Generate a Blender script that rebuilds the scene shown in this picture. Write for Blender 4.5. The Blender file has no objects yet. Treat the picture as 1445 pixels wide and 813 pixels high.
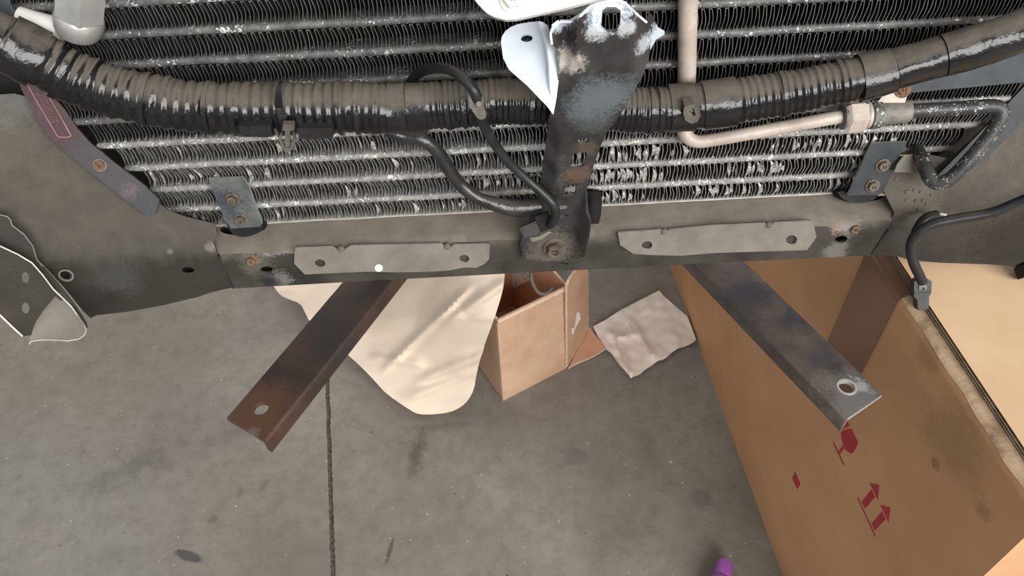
import bpy, bmesh, math, random
from mathutils import Vector, Matrix, noise
from mathutils.geometry import delaunay_2d_cdt
random.seed(7)
scene = bpy.context.scene
COL = scene.collection

# ------------------------------------------------------------------ camera
FPX, CAMZ = 1060.0, 1.05
PITCH, ROLL = math.radians(47), math.radians(3)
C0 = Vector((0, 0, CAMZ))
FW = Vector((0, math.cos(PITCH), -math.sin(PITCH)))
_u0 = Vector((0, math.sin(PITCH), math.cos(PITCH)))
_r0 = Vector((1, 0, 0))
CR = _r0 * math.cos(ROLL) - _u0 * math.sin(ROLL)
CU = _r0 * math.sin(ROLL) + _u0 * math.cos(ROLL)
cam = bpy.data.cameras.new('camera')
cam.sensor_width = 36.0
cam.lens = FPX / 1445 * 36.0
cam.clip_start = 0.01
camo = bpy.data.objects.new('camera', cam)
m = Matrix.Identity(4)
for i in range(3):
    m[i][0], m[i][1], m[i][2], m[i][3] = CR[i], CU[i], -FW[i], C0[i]
camo.matrix_world = m
COL.objects.link(camo)
scene.camera = camo

# ------------------------------------------------------------------ light
w = bpy.data.worlds.new('world'); scene.world = w
w.use_nodes = True
bg = w.node_tree.nodes['Background']
bg.inputs[0].default_value = (1.0, 0.985, 0.96, 1)
bg.inputs[1].default_value = 0.66

def area(name, loc, target, sx, sy, power, col):
    l = bpy.data.lights.new(name, 'AREA'); l.shape = 'RECTANGLE'
    l.size, l.size_y, l.energy, l.color = sx, sy, power, col
    o = bpy.data.objects.new(name, l); o.location = loc
    o.rotation_euler = (Vector(target) - Vector(loc)).to_track_quat('-Z', 'Y').to_euler()
    COL.objects.link(o); return o
area('open_door_daylight', (1.6, -2.6, 2.3), (0, 0.5, 0.5), 3.6, 1.9, 285, (1.0, 0.98, 0.95))

vs = scene.view_settings
vs.view_transform = 'Standard'; vs.look = 'None'; vs.gamma = 1.0
vs.use_curve_mapping = False; vs.exposure = 0.0

# ------------------------------------------------------------------ pixel to place
def ray(px, py):
    return FW + CR * ((px - 722.5) / FPX) - CU * ((py - 406.5) / FPX)
def PY(px, py, Y):
    d = ray(px, py); return C0 + d * (Y / d.y)
def PZ(px, py, z):
    d = ray(px, py); return C0 + d * ((z - CAMZ) / d.z)
def plane(p, n):
    p, n = Vector(p), Vector(n)
    def f(px, py):
        d = ray(px, py); return C0 + d * ((p - C0).dot(n) / d.dot(n))
    return f
def conv(planes, s=0.003):          # rounded convex solid: the farthest entry of several planes
    pl = [(Vector(p), Vector(n)) for p, n in planes]
    def f(px, py):
        d = ray(px, py)
        ts = [(p - C0).dot(n) / d.dot(n) for p, n in pl]
        mx = max(ts)
        return C0 + d * (mx + s * math.log(sum(math.exp((t - mx) / s) for t in ts)))
    return f
def offs(surf, dd):
    def f(px, py):
        p = surf(px, py); return p - (p - C0).normalized() * dd
    return f
def SY(g): return lambda px, py: PY(px, py, g(px, py))
def SZ(g): return lambda px, py: PZ(px, py, g(px, py))
def lerp_tab(tab, v):
    if v <= tab[0][0]: return tab[0][1]
    for (a, fa), (b, fb) in zip(tab, tab[1:]):
        if v <= b: return fa + (fb - fa) * (v - a) / (b - a)
    return tab[-1][1]
def sm(a, b, v):
    t = min(1, max(0, (v - a) / (b - a))); return t * t * (3 - 2 * t)

# ------------------------------------------------------------------ materials
def _nt(name):
    mt = bpy.data.materials.new(name); mt.use_nodes = True
    nt = mt.node_tree; return mt, nt, nt.nodes['Principled BSDF']
def _noise(nt, scale, detail=5, rough=0.6, vec=None):
    n = nt.nodes.new('ShaderNodeTexNoise'); n.inputs['Scale'].default_value = scale
    n.inputs['Detail'].default_value = detail; n.inputs['Roughness'].default_value = rough
    if vec is None:
        tc = nt.nodes.new('ShaderNodeTexCoord'); vec = tc.outputs['Object']
    nt.links.new(vec, n.inputs['Vector']); return n.outputs['Fac']
def _ramp(nt, fac, stops):
    r = nt.nodes.new('ShaderNodeValToRGB'); e = r.color_ramp.elements
    while len(e) < len(stops): e.new(0.5)
    for el, (p, c) in zip(e, stops):
        el.position = p; el.color = (c, c, c, 1) if not hasattr(c, '__len__') else (*c, 1)
    nt.links.new(fac, r.inputs[0]); return r.outputs[0]
def _mix(nt, fac, a, b):
    x = nt.nodes.new('ShaderNodeMix'); x.data_type = 'RGBA'
    for s, v in ((0, fac), (6, a), (7, b)):
        if hasattr(v, 'is_linked'): nt.links.new(v, x.inputs[s])
        else: x.inputs[s].default_value = v if s == 0 else (*v, 1)
    return x.outputs[2]
def _math(nt, op, a, b=0.0):
    x = nt.nodes.new('ShaderNodeMath'); x.operation = op
    for s, v in ((0, a), (1, b)):
        if hasattr(v, 'is_linked'): nt.links.new(v, x.inputs[s])
        else: x.inputs[s].default_value = v
    return x.outputs[0]
def _bump(nt, b, fac, strength, dist=0.001):
    x = nt.nodes.new('ShaderNodeBump'); x.inputs['Strength'].default_value = strength
    x.inputs['Distance'].default_value = dist
    nt.links.new(fac, x.inputs['Height']); nt.links.new(x.outputs[0], b.inputs['Normal'])

def mat(name, c1, c2, scale=40, rough=0.6, metal=0.0, bump=0.3, bscale=300,
        chips=None, cscale=250, cthr=0.62, dust=None, dlo=0.35, dhi=0.75, spec=None,
        spots=(), lo=0.35, hi=0.65, bdist=0.0006):
    mt, nt, b = _nt(name)
    col = _ramp(nt, _noise(nt, scale), [(lo, c1), (hi, c2)])
    rg = None
    if chips:
        f = _ramp(nt, _math(nt, 'ADD', _math(nt, 'MULTIPLY', _noise(nt, cscale, 3), 0.6), _math(nt, 'MULTIPLY', _noise(nt, cscale * 0.13, 3), 0.4)),
                  [(cthr - 0.02, 0.0), (cthr + 0.02, 1.0)])
        col = _mix(nt, f, col, chips)
    for (p, r, cc, st) in spots:        # patches of wear, rust, tint and some painted-in light at set places
        tc = nt.nodes.new('ShaderNodeTexCoord')
        vm = nt.nodes.new('ShaderNodeVectorMath'); vm.operation = 'DISTANCE'
        nt.links.new(tc.outputs['Object'], vm.inputs[0]); vm.inputs[1].default_value = p
        dd = _math(nt, 'ADD', _math(nt, 'DIVIDE', vm.outputs['Value'], r), _math(nt, 'ADD', _math(nt, 'MULTIPLY', _math(nt, 'SUBTRACT', _noise(nt, 0.9 / r, 6, 0.75), 0.5), 1.8), _math(nt, 'MULTIPLY', _math(nt, 'SUBTRACT', _noise(nt, 420, 3, 0.7), 0.5), 1.3)))
        f = _ramp(nt, dd, [(0.45, st), (1.05, 0.0)])
        col = _mix(nt, f, col, cc)
    if dust:
        g = nt.nodes.new('ShaderNodeNewGeometry'); sp = nt.nodes.new('ShaderNodeSeparateXYZ')
        nt.links.new(g.outputs['Normal'], sp.inputs[0])
        v = _math(nt, 'ADD', sp.outputs['Z'], _math(nt, 'MULTIPLY', _math(nt, 'SUBTRACT', _noise(nt, 90, 4), 0.5), 0.35))
        f = _ramp(nt, v, [(dlo, 0.0), (dhi, 1.0)])
        dcol = _ramp(nt, _noise(nt, 55), [(0.3, tuple(x * 0.7 for x in dust)), (0.7, dust)])
        col = _mix(nt, f, col, dcol)
        rr = nt.nodes.new('ShaderNodeMapRange'); nt.links.new(f, rr.inputs[0])
        rr.inputs[3].default_value = rough; rr.inputs[4].default_value = 0.95
        rg = rr.outputs[0]
    nt.links.new(col, b.inputs['Base Color'])
    b.inputs['Metallic'].default_value = metal
    if rg is not None: nt.links.new(rg, b.inputs['Roughness'])
    else: b.inputs['Roughness'].default_value = rough
    if spec is not None: b.inputs['Specular IOR Level'].default_value = spec
    if bump: _bump(nt, b, _noise(nt, bscale, 4), bump, bdist)
    return mt

M = {}
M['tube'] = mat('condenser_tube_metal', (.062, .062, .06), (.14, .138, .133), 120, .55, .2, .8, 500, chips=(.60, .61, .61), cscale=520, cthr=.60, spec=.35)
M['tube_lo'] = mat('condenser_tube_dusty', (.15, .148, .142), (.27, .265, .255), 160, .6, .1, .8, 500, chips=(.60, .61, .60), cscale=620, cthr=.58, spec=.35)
M['fin'] = mat('condenser_fin_side_shaded', (.008, .008, .008), (.022, .022, .021), 90, .6, .2, 0)  # upper rows: hood shade is put into the darker fin colours
M['fin_edge'] = mat('condenser_fin_edge_shaded', (.06, .059, .054), (.17, .166, .157), 70, .5, .2, 0)
M['fin_lo'] = mat('condenser_fin_side_lower', (.025, .025, .024), (.10, .097, .09), 120, .6, .1, 0)  # lower rows: lighter fin sides, clear of the hood's shade
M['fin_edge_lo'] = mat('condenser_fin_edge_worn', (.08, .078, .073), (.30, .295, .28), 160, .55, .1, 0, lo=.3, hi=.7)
M['crushed'] = mat('crushed_fin_metal', (.12, .118, .11), (.42, .41, .39), 200, .5, .2, .4, 500)
M['black'] = mat('radiator_black', (.006, .006, .006), (.012, .012, .012), 30, .7, 0, 0)
M['frame'] = mat('dusty_frame_paint', (.020, .018, .0155), (.038, .034, .029), 14, .65, 0, .4, 300, dust=(.088, .077, .064), dlo=.25, dhi=.95, chips=(.20, .19, .17), cscale=180, cthr=.71, spec=.2)
M['patch'] = mat('dusty_patch_plate', (.138, .124, .106), (.188, .171, .148), 30, .8, 0, .3, 420, chips=(.25, .23, .2), cscale=200, cthr=.68, spec=.2)
M['edge'] = mat('bare_metal_edge', (.30, .29, .27), (.45, .44, .41), 60, .5, .3, .3)
M['horn'] = mat('frame_horn_inner_paint', (.008, .010, .008), (.032, .025, .015), 18, .55, 0, .35, 300, spec=.2)
M['loom'] = mat('loom_black_tape', (.005, .005, .006), (.009, .009, .010), 60, .15, 0, .5, 150, dust=(.108, .093, .076), dlo=.50, dhi=.72, spec=.38, bdist=.001)
M['tape'] = mat('wrap_tape_black', (.006, .006, .007), (.013, .013, .014), 40, .18, 0, .55, 55, dust=(.108, .093, .076), dlo=.56, dhi=.76, spec=.38, bdist=.0025)
M['branch'] = mat('branch_cable_tape', (.012, .012, .013), (.028, .027, .027), 60, .3, 0, .6, 90, dust=(.055, .047, .038), dlo=.7, dhi=1.0, bdist=.002)
M['plastic'] = mat('black_plastic', (.010, .010, .011), (.02, .02, .022), 60, .4, 0, .2, 300)
M['greyplug'] = mat('grey_plug_plastic', (.030, .030, .030), (.048, .047, .045), 90, .55, 0, .2, 300, spec=.25)
M['clip'] = mat('brown_dusty_clip', (.06, .052, .043), (.12, .104, .085), 90, .7, 0, .2, 300)
M['rubber'] = mat('black_rubber', (.005, .005, .006), (.012, .012, .012), 60, .65, 0, .2, 300, spec=.2)
M['bluegrey'] = mat('blue_grey_paint', (.020, .025, .030), (.042, .048, .054), 45, .55, 0, .3, 300, chips=(.13, .14, .14), cscale=200, cthr=.68, spec=.25)
M['white'] = mat('white_paint_sky_tint', (.58, .64, .73), (.70, .745, .81), 25, .5, 0, .15, 200, spec=.3)  # white paint with the sky's blue reflection tinted into its colour
M['cream'] = mat('cream_white_paint', (.58, .56, .525), (.66, .645, .62), 25, .4, 0, .1, 200, spec=.3)
M['beige'] = mat('beige_aluminium', (.34, .285, .245), (.45, .39, .345), 60, .5, .1, .4, 500, spec=.3)
M['alu'] = mat('bright_aluminium_fitting', (.30, .30, .29), (.46, .46, .45), 35, .35, .5, .15, 200)
M['dpipe'] = mat('dark_chipped_pipe', (.024, .025, .026), (.05, .05, .05), 50, .45, .1, .3, 300, chips=(.50, .50, .48), cscale=900, cthr=.60, spec=.35)
M['sleeve'] = mat('grey_crimp_sleeve', (.10, .094, .085), (.19, .178, .16), 90, .6, .1, .4, 400)
M['bolt'] = mat('rusty_bolt', (.065, .05, .038), (.14, .113, .09), 220, .55, .3, .5, 600)
M['rust'] = mat('orange_rust', (.075, .045, .032), (.20, .10, .06), 260, .85, .1, .6, 600)
M['wire'] = mat('black_cable', (.009, .010, .011), (.02, .021, .023), 60, .42, 0, .2, 300, dust=(.05, .044, .037), dlo=.75, dhi=1.1, spec=.35)
M['wiredusty'] = mat('dusty_cable', (.04, .036, .031), (.075, .066, .056), 60, .75, 0, .2, 300)
M['kraft'] = mat('pale_kraft_paper', (.60, .50, .40), (.66, .56, .46), 8, .8, 0, .12, 40, spec=.2)
M['bag'] = mat('grey_brown_paper', (.66, .575, .51), (.72, .64, .575), 12, .8, 0, .12, 60, spec=.2)
M['card'] = mat('small_box_cardboard', (.46, .29, .19), (.56, .375, .26), 16, .8, 0, .15, 120)
M['cardin'] = mat('small_box_inside', (.50, .27, .165), (.58, .33, .205), 16, .8, 0, .15, 120)
M['cardedge'] = mat('cut_cardboard_edge', (.54, .38, .28), (.64, .48, .37), 120, .85, 0, .3, 300)
M['bigcard'] = mat('big_box_cardboard', (.33, .172, .074), (.41, .222, .10), 7, .75, 0, .12, 90, chips=None)
M['bigtop'] = mat('big_box_top_flap', (.53, .36, .215), (.60, .43, .275), 9, .8, 0, .15, 90)
M['corr'] = mat('corrugated_edge', (.03, .02, .013), (.13, .085, .055), 160, .9, 0, .4, 300)  # dark tone stands for the black shade inside the flap's cut edge
M['ptape'] = mat('brown_packing_tape', (.155, .082, .052), (.185, .10, .065), 8, .25, 0, .15, 60)
M['red'] = mat('red_print', (.33, .022, .03), (.40, .03, .04), 60, .7, 0, 0)
M['paperlabel'] = mat('white_label', (.78, .77, .77), (.86, .85, .86), 40, .6, 0, 0)
M['ink'] = mat('grey_ink', (.10, .10, .11), (.2, .2, .21), 300, .7, 0, 0)
M['purplecap'] = mat('purple_plastic', (.27, .075, .33), (.30, .09, .37), 40, .35, 0, 0)
M['whitedot'] = mat('white_paint_dot', (.82, .82, .82), (.9, .9, .9), 40, .5, 0, 0)
M['pink'] = mat('pinkish_embossed_line', (.20, .08, .075), (.30, .13, .12), 90, .5, 0, .2)
M['darkred'] = mat('embossed_lettering', (.05, .016, .02), (.12, .04, .045), 90, .5, 0, 0)

# ------------------------------------------------------------------ object helpers
def empty(name, loc, label, cat, group=None):
    o = bpy.data.objects.new(name, None); o.location = loc; o.empty_display_size = 0.02
    COL.objects.link(o); tag(o, label, cat, group); return o
def tag(o, label=None, cat=None, group=None, kind=None):
    if label: o['label'] = label
    if cat: o['category'] = cat
    if group: o['group'] = group
    if kind: o['kind'] = kind
    return o
def root_loc(o):
    p = Vector(o.location)
    while o.parent: o = o.parent; p = p + Vector(o.location)
    return p
def mesh_obj(name, verts, faces, mats, parent=None, mi=None, smooth=True, angle=35):
    me = bpy.data.meshes.new(name)
    me.from_pydata([tuple(v) for v in verts], [], faces)
    for x in (mats if isinstance(mats, (list, tuple)) else [mats]): me.materials.append(M[x] if isinstance(x, str) else x)
    if mi: me.polygons.foreach_set('material_index', mi)
    me.update()
    if smooth:
        me.shade_smooth(); me.set_sharp_from_angle(angle=math.radians(angle))
    o = bpy.data.objects.new(name, me); COL.objects.link(o)
    if parent is not None:
        o.parent = parent
        o.matrix_parent_inverse = Matrix.Translation(-root_loc(parent)) if parent.type == 'EMPTY' else Matrix.Identity(4)
    return o
def fixn(verts, faces):
    bm = bmesh.new(); vs_ = [bm.verts.new(v) for v in verts]
    for f in faces:
        try: bm.faces.new([vs_[i] for i in f])
        except ValueError: pass
    bmesh.ops.recalc_face_normals(bm, faces=bm.faces)
    bm.verts.index_update()
    v = [x.co.copy() for x in bm.verts]; f = [[q.index for q in x.verts] for x in bm.faces]
    bm.free(); return v, f
def inside(p, poly):
    x, y = p; c = False; j = len(poly) - 1
    for i in range(len(poly)):
        xi, yi = poly[i]; xj, yj = poly[j]
        if (yi > y) != (yj > y) and x < (xj - xi) * (y - yi) / (yj - yi) + xi: c = not c
        j = i
    return c
def ell(cx, cy, rx, ry, n=16, rot=0.0):
    c, s = math.cos(rot), math.sin(rot)
    return [(cx + rx * math.cos(t) * c - ry * math.sin(t) * s, cy + rx * math.cos(t) * s + ry * math.sin(t) * c) for t in (2 * math.pi * i / n for i in range(n))]
def smooth_poly(pts, it=2):
    for _ in range(it):
        q = []
        for i in range(len(pts)):
            a, b = pts[i], pts[(i + 1) % len(pts)]
            q += [(a[0] * .75 + b[0] * .25, a[1] * .75 + b[1] * .25), (a[0] * .25 + b[0] * .75, a[1] * .25 + b[1] * .75)]
        pts = q
    return pts
def dens(poly, step):
    out = []
    for i in range(len(poly)):
        a, b = poly[i], poly[(i + 1) % len(poly)]
        n = max(1, int(math.hypot(b[0] - a[0], b[1] - a[1]) / step))
        out += [(a[0] + (b[0] - a[0]) * k / n, a[1] + (b[1] - a[1]) * k / n) for k in range(n)]
    return out
def tri2d(outline, holes, step):
    loops = [dens(outline, step)] + [dens(h, step) for h in holes]
    pts, edges = [], []
    for L in loops:
        b = len(pts); pts += L
        edges += [(b + i, b + (i + 1) % len(L)) for i in range(len(L))]
    xs = [p[0] for p in outline]; ys = [p[1] for p in outline]
    bx = set()
    for p in pts: bx.add((int(p[0] / step * 2), int(p[1] / step * 2)))
    y = min(ys) + step * .5; r = 0
    while y < max(ys):
        x = min(xs) + step * (.5 if r % 2 else 1.0)
        while x < max(xs):
            g = (int(x / step * 2), int(y / step * 2))
            if g not in bx and inside((x, y), outline) and not any(inside((x, y), h) for h in holes): pts.append((x, y))
            x += step
        y += step * .87; r += 1
    v, e, f, *_ = delaunay_2d_cdt([Vector(p) for p in pts], edges, [], 0, 1e-5)
    ff = []
    for t in f:
        c = (sum(v[i][0] for i in t) / len(t), sum(v[i][1] for i in t) / len(t))
        if inside(c, outline) and not any(inside(c, h) for h in holes): ff.append(list(t))
    return v, ff
def thicken(P, ff, th, toward=None):
    # front faces look at the camera side, the back lies th behind along the surface normal
    toward = C0 if toward is None else toward
    nrm = [Vector() for _ in P]; tot = 0
    for t in ff:
        n = (P[t[1]] - P[t[0]]).cross(P[t[2]] - P[t[0]])
        tot += n.dot(toward - P[t[0]])
        for i in t: nrm[i] += n
    if tot < 0:
        ff = [t[::-1] for t in ff]; nrm = [-n for n in nrm]
    N = len(P)
    back = [P[i] - nrm[i].normalized() * th for i in range(N)]
    cnt = {}
    for t in ff:
        for a, b in zip(t, t[1:] + t[:1]):
            cnt[(a, b)] = cnt.get((a, b), 0) + 1
    rim = [(a, b) for (a, b) in cnt if (b, a) not in cnt]
    faces = ff + [[i + N for i in t[::-1]] for t in ff] + [[b, a, a + N, b + N] for a, b in rim]
    mi = [0] * (2 * len(ff)) + [1] * len(rim)
    return list(P) + back, faces, mi
def sheet(name, outline, surf, th, mats, parent=None, holes=(), step=12, angle=40, rough_edge=0):
    if rough_edge:
        outline = [(x + random.uniform(-1, 1) * rough_edge, y + random.uniform(-1, 1) * rough_edge) for x, y in dens(outline, 5)]
    v, ff = tri2d(outline, list(holes), step)
    P = [surf(p[0], p[1]) for p in v]
    V, Fc, mi = thicken(P, ff, th)
    mats = mats if isinstance(mats, (list, tuple)) else [mats]
    return mesh_obj(name, V, Fc, mats, parent, mi if len(mats) > 1 else None, True, angle)
def decals(name, polys, surf, th, mt, parent):
    V, Fc = [], []
    for pl in polys:
        P = [surf(x, y) for x, y in pl]
        n = len(P); b = len(V)
        nv = (P[1] - P[0]).cross(P[2] - P[0])
        if nv.dot(C0 - P[0]) < 0: P = P[::-1]; nv = -nv
        nv.normalize()
        V += P + [p - nv * th for p in P]
        Fc.append([b + i for i in range(n)])
        Fc += [[b + (i + 1) % n, b + i, b + n + i, b + n + (i + 1) % n] for i in range(n)]
    return mesh_obj(name, V, Fc, mt, parent, smooth=False)
def stroke(a, b, wd):
    dx, dy = b[0] - a[0], b[1] - a[1]; L = math.hypot(dx, dy) or 1
    nx, ny = -dy / L * wd / 2, dx / L * wd / 2
    return [(a[0] + nx, a[1] + ny), (b[0] + nx, b[1] + ny), (b[0] - nx, b[1] - ny), (a[0] - nx, a[1] - ny)]
def catmull(pts, n):
    out = []; P = [pts[0] * 2 - pts[1]] + list(pts) + [pts[-1] * 2 - pts[-2]]
    for i in range(1, len(P) - 2):
        a, b, c, d = P[i - 1], P[i], P[i + 1], P[i + 2]
        for k in range(n):
            t = k / n
            out.append(0.5 * ((2 * b) + (c - a) * t + (2 * a - 5 * b + 4 * c - d) * t * t + (3 * b - a - 3 * c + d) * t ** 3))
    out.append(P[-2]); return out
def resample(pts, ds):
    out = [pts[0]]; acc = 0.0
    for a, b in zip(pts, pts[1:]):
        L = (b - a).length; s = ds - acc
        while s < L:
            out.append(a.lerp(b, s / L)); s += ds
        acc = (acc + L) % ds if L else acc
    return out
def sweep(path, rad, seg=14, cap=True, shape=None):
    n = len(path); V, Fc = [], []
    t0 = (path[1] - path[0]).normalized()
    nx = t0.cross(Vector((0, 0, 1)));
    if nx.length < .1: nx = t0.cross(Vector((0, 1, 0)))
    nx.normalize()
    for i in range(n):
        t = (path[min(i + 1, n - 1)] - path[max(i - 1, 0)]).normalized()
        nx = (nx - t * nx.dot(t)).normalized(); ny = t.cross(nx)
        for k in range(seg):
            a = 2 * math.pi * k / seg
            r = rad(i) if callable(rad) else rad
            if shape: r *= shape(i, a)
            V.append(path[i] + nx * (math.cos(a) * r) + ny * (math.sin(a) * r))
    for i in range(n - 1):
        for k in range(seg):
            k2 = (k + 1) % seg
            Fc.append([i * seg + k, i * seg + k2, (i + 1) * seg + k2, (i + 1) * seg + k])
    if cap:
        Fc.append([k for k in range(seg)][::-1]); Fc.append([(n - 1) * seg + k for k in range(seg)])
    return fixn(V, Fc)
def tube(name, pts, r, mt, parent=None, seg=14, sub=10, ds=None, shape=None):
    p = catmull(pts, sub) if len(pts) > 2 else list(pts)
    if ds: p = resample(p, ds)
    v, f = sweep(p, r, seg, True, shape)
    return mesh_obj(name, v, f, mt, parent, angle=50)
def lathe(name, p0, axis, prof, mt, parent=None, seg=24, ref=None, angle=30, caps=True):
    ax = Vector(axis).normalized(); p0 = Vector(p0)
    nx = Vector(ref) if ref else ax.orthogonal()
    nx = (nx - ax * nx.dot(ax)).normalized(); ny = ax.cross(nx); V, Fc = [], []
    for s, r in prof:
        for k in range(seg):
            a = 2 * math.pi * k / seg
            V.append(p0 + ax * s + nx * (math.cos(a) * r) + ny * (math.sin(a) * r))
    for i in range(len(prof) - 1):
        for k in range(seg):
            k2 = (k + 1) % seg
            Fc.append([i * seg + k, i * seg + k2, (i + 1) * seg + k2, (i + 1) * seg + k])
    if caps: Fc.append(list(range(seg))[::-1]); Fc.append([(len(prof) - 1) * seg + k for k in range(seg)])
    v, f = fixn(V, Fc)
    return mesh_obj(name, v, f, mt, parent, angle=angle)
def bolt(p, n, r, h, parent, mt='bolt', washer=True, name='bolt', mw=None):
    n = Vector(n).normalized()
    b = lathe(name, p, n, [(0, r * .98), (h * .8, r * .98), (h, r * .82), (h, r * .45), (h * .7, r * .4)], mt, parent, 6, ref=(.3, .2, 1))
    if washer: lathe('washer', Vector(p), n, [(0, r * 1.32), (h * .22, r * 1.32), (h * .28, r * 1.25)], mw or mt, b if b.parent and b.parent.type == 'EMPTY' else parent, 24)
    # cross recess in the head
    V, Fc = [], []
    e1 = Vector((1, 0, 0)) - n * n.x; e1.normalize(); e2 = n.cross(e1)
    for u, v in ((e1, e2), (e2, e1)):
        q = Vector(p) + n * (h * .78); s = len(V)
        for a, c in ((-1, -1), (1, -1), (1, 1), (-1, 1)): V.append(q + u * a * r * .38 + v * c * r * .09)
        Fc.append([s, s + 1, s + 2, s + 3])
    V2, F2, _ = thicken(V, Fc, -h * .18, Vector(p) + n)
    mesh_obj('recess', V2, F2, mt, b, smooth=False)
    return b
def pxr(px, py, P): return (P - C0).dot(FW) / FPX       # metres per pixel at P

# ================================================================== FLOOR
def floor_mat():
    mt, nt, b = _nt('concrete_floor')
    tc = nt.nodes.new('ShaderNodeTexCoord'); V = tc.outputs['Object']
    c = _ramp(nt, _noise(nt, 3.2, 6, .6, V), [(.34, (.153, .135, .113)), (.52, (.203, .181, .153)), (.66, (.25, .223, .189))])
    # bluish grey area to the left
    bl = _ramp(nt, _noise(nt, 1.3, 3, .5, V), [(.48, 0.0), (.62, .55)])
    c = _mix(nt, bl, c, (.185, .183, .178))
    f = _ramp(nt, _noise(nt, 34, 6, .75, V), [(.36, .45), (.56, 0.0)])
    c = _mix(nt, f, c, (.115, .103, .09))
    f = _ramp(nt, _noise(nt, 12, 8, .8, V), [(.50, 0.0), (.72, .32)])
    c = _mix(nt, f, c, (.29, .265, .235))
    def floor_mark(c, px, py, rx, ry, rot, st, col, wob=.5, soft=.35):
        p = PZ(px, py, 0)
        mp = nt.nodes.new('ShaderNodeMapping'); mp.vector_type = 'TEXTURE'
        mp.inputs['Location'].default_value = p; mp.inputs['Rotation'].default_value = (0, 0, rot)
        mp.inputs['Scale'].default_value = (rx, ry, 1)
        nt.links.new(V, mp.inputs['Vector'])
        ln = nt.nodes.new('ShaderNodeVectorMath'); ln.operation = 'LENGTH'; nt.links.new(mp.outputs[0], ln.inputs[0])
        d = _math(nt, 'ADD', ln.outputs['Value'], _math(nt, 'MULTIPLY', _math(nt, 'SUBTRACT', _noise(nt, .9 / min(rx, ry), 8, .8, V), .5), wob * 3))
        return _mix(nt, _ramp(nt, d, [(1 - soft, st), (1.0, 0.0)]), c, col)
    D = (.06, .055, .05)
    c = floor_mark(c, 372, 686, .010, .014, 0, .38, D, .6, .6)
    c = floor_mark(c, 338, 695, .009, .014, .1, .35, (.085, .07, .05), .6, .6)
    c = floor_mark(c, 300, 733, .011, .011, 0, .4, D, .6, .6)
    c = floor_mark(c, 266, 785, .028, .0085, -.35, .8, (.04, .042, .045), .35)
    c = floor_mark(c, 588, 640, .016, .055, -.15, .7, D, 1.0, .7)
    c = floor_mark(c, 395, 705, .012, .02, 0, .22, D, .7, .7)
    c = floor_mark(c, 340, 600, .10, .03, .6, .25, D, 1.0, .8)
    c = floor_mark(c, 185, 660, .10, .035, .6, .35, D, 1.0, .8)
    c = floor_mark(c, 550, 778, .004, .022, -.2, .75, D, .6)
    c = floor_mark(c, 812, 645, .022, .018, 0, .3, D, .6)
    c = floor_mark(c, 915, 635, .026, .085, .32, .42, (.11, .075, .055), .35, .95)  # faint, soft-edged brownish darkening of the floor colour
    c = floor_mark(c, 990, 705, .018, .02, 0, .35, D, .6)
    c = floor_mark(c, 620, 603, .07, .014, .05, .35, D, 1.0, .8)
    c = floor_mark(c, 855, 760, .12, .05, .6, .22, D, .8, .9)
    sp = _ramp(nt, _noise(nt, 170, 2, .5, V), [(.735, 0.0), (.755, 1.0)])
    c = _mix(nt, sp, c, (.55, .53, .5))
    dk = _ramp(nt, _noise(nt, 130, 2, .5, V), [(.25, .8), (.27, 0.0)])
    c = _mix(nt, dk, c, (.05, .045, .04))
    nt.links.new(c, b.inputs['Base Color'])
    rg = _ramp(nt, _noise(nt, 6, 4, .6, V), [(.3, .42), (.7, .62)])
    nt.links.new(rg, b.inputs['Roughness']); b.inputs['Specular IOR Level'].default_value = .35
    _bump(nt, b, _noise(nt, 240, 5, .6, V), .25, .0006)
    return mt
M['floor'] = floor_mat()
M['joint'] = mat('joint_dirt_and_gap_shade', (.035, .03, .025), (.13, .115, .095), 220, .95, 0, .8, 400)  # dirt in the floor joint; also colours the painted gap shade on the beam
fl = mesh_obj('floor', [(x, y, z) for z in (-.004, -.1) for x, y in ((-9, -12), (9, -12), (9, 12), (-9, 12))],
              [[0, 1, 2, 3], [7, 6, 5, 4], [0, 4, 5, 1], [1, 5, 6, 2], [2, 6, 7, 3], [3, 7, 4, 0]], 'joint', smooth=False)
tag(fl, 'grey stained concrete garage floor with a dirty joint', None, None, 'structure')
J0, J1 = PZ(462, 540, 0), PZ(470, 813, 0)
jd = (J0 - J1).normalized(); jn = Vector((jd.y, -jd.x, 0))
def joint_edge(side):
    out = []; s = -12
    while s < 12:
        fine = -.25 < s < .9
        p = J1 + jd * s
        wob = (noise.noise(Vector((s * 160, side * 7, 0))) * .0016 + noise.noise(Vector((s * 30, side * 7, 3))) * .0012)
        q = p + jn * (side * .0034 + wob); out.append((q.x, q.y)); s += .004 if fine else .12
    return [q for q in out if -12 < q[1] < 12]
def slab(side):
    E = joint_edge(side); x = 9 * side
    poly = [(E[0][0], -12)] + E + [(E[-1][0], 12), (x, 12), (x, -12)]
    n = len(poly)
    V = [(a, b, 0) for a, b in poly] + [(a, b, -.0039) for a, b in poly]
    Fc = [list(range(n))] + [[(i + 1) % n, i, n + i, n + (i + 1) % n] for i in range(n)]
    v, f = fixn(V, Fc + [[n + i for i in range(n)][::-1]])
    return mesh_obj('concrete_slab', v, f, 'floor', fl, smooth=False)
slab(-1); slab(1)

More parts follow.
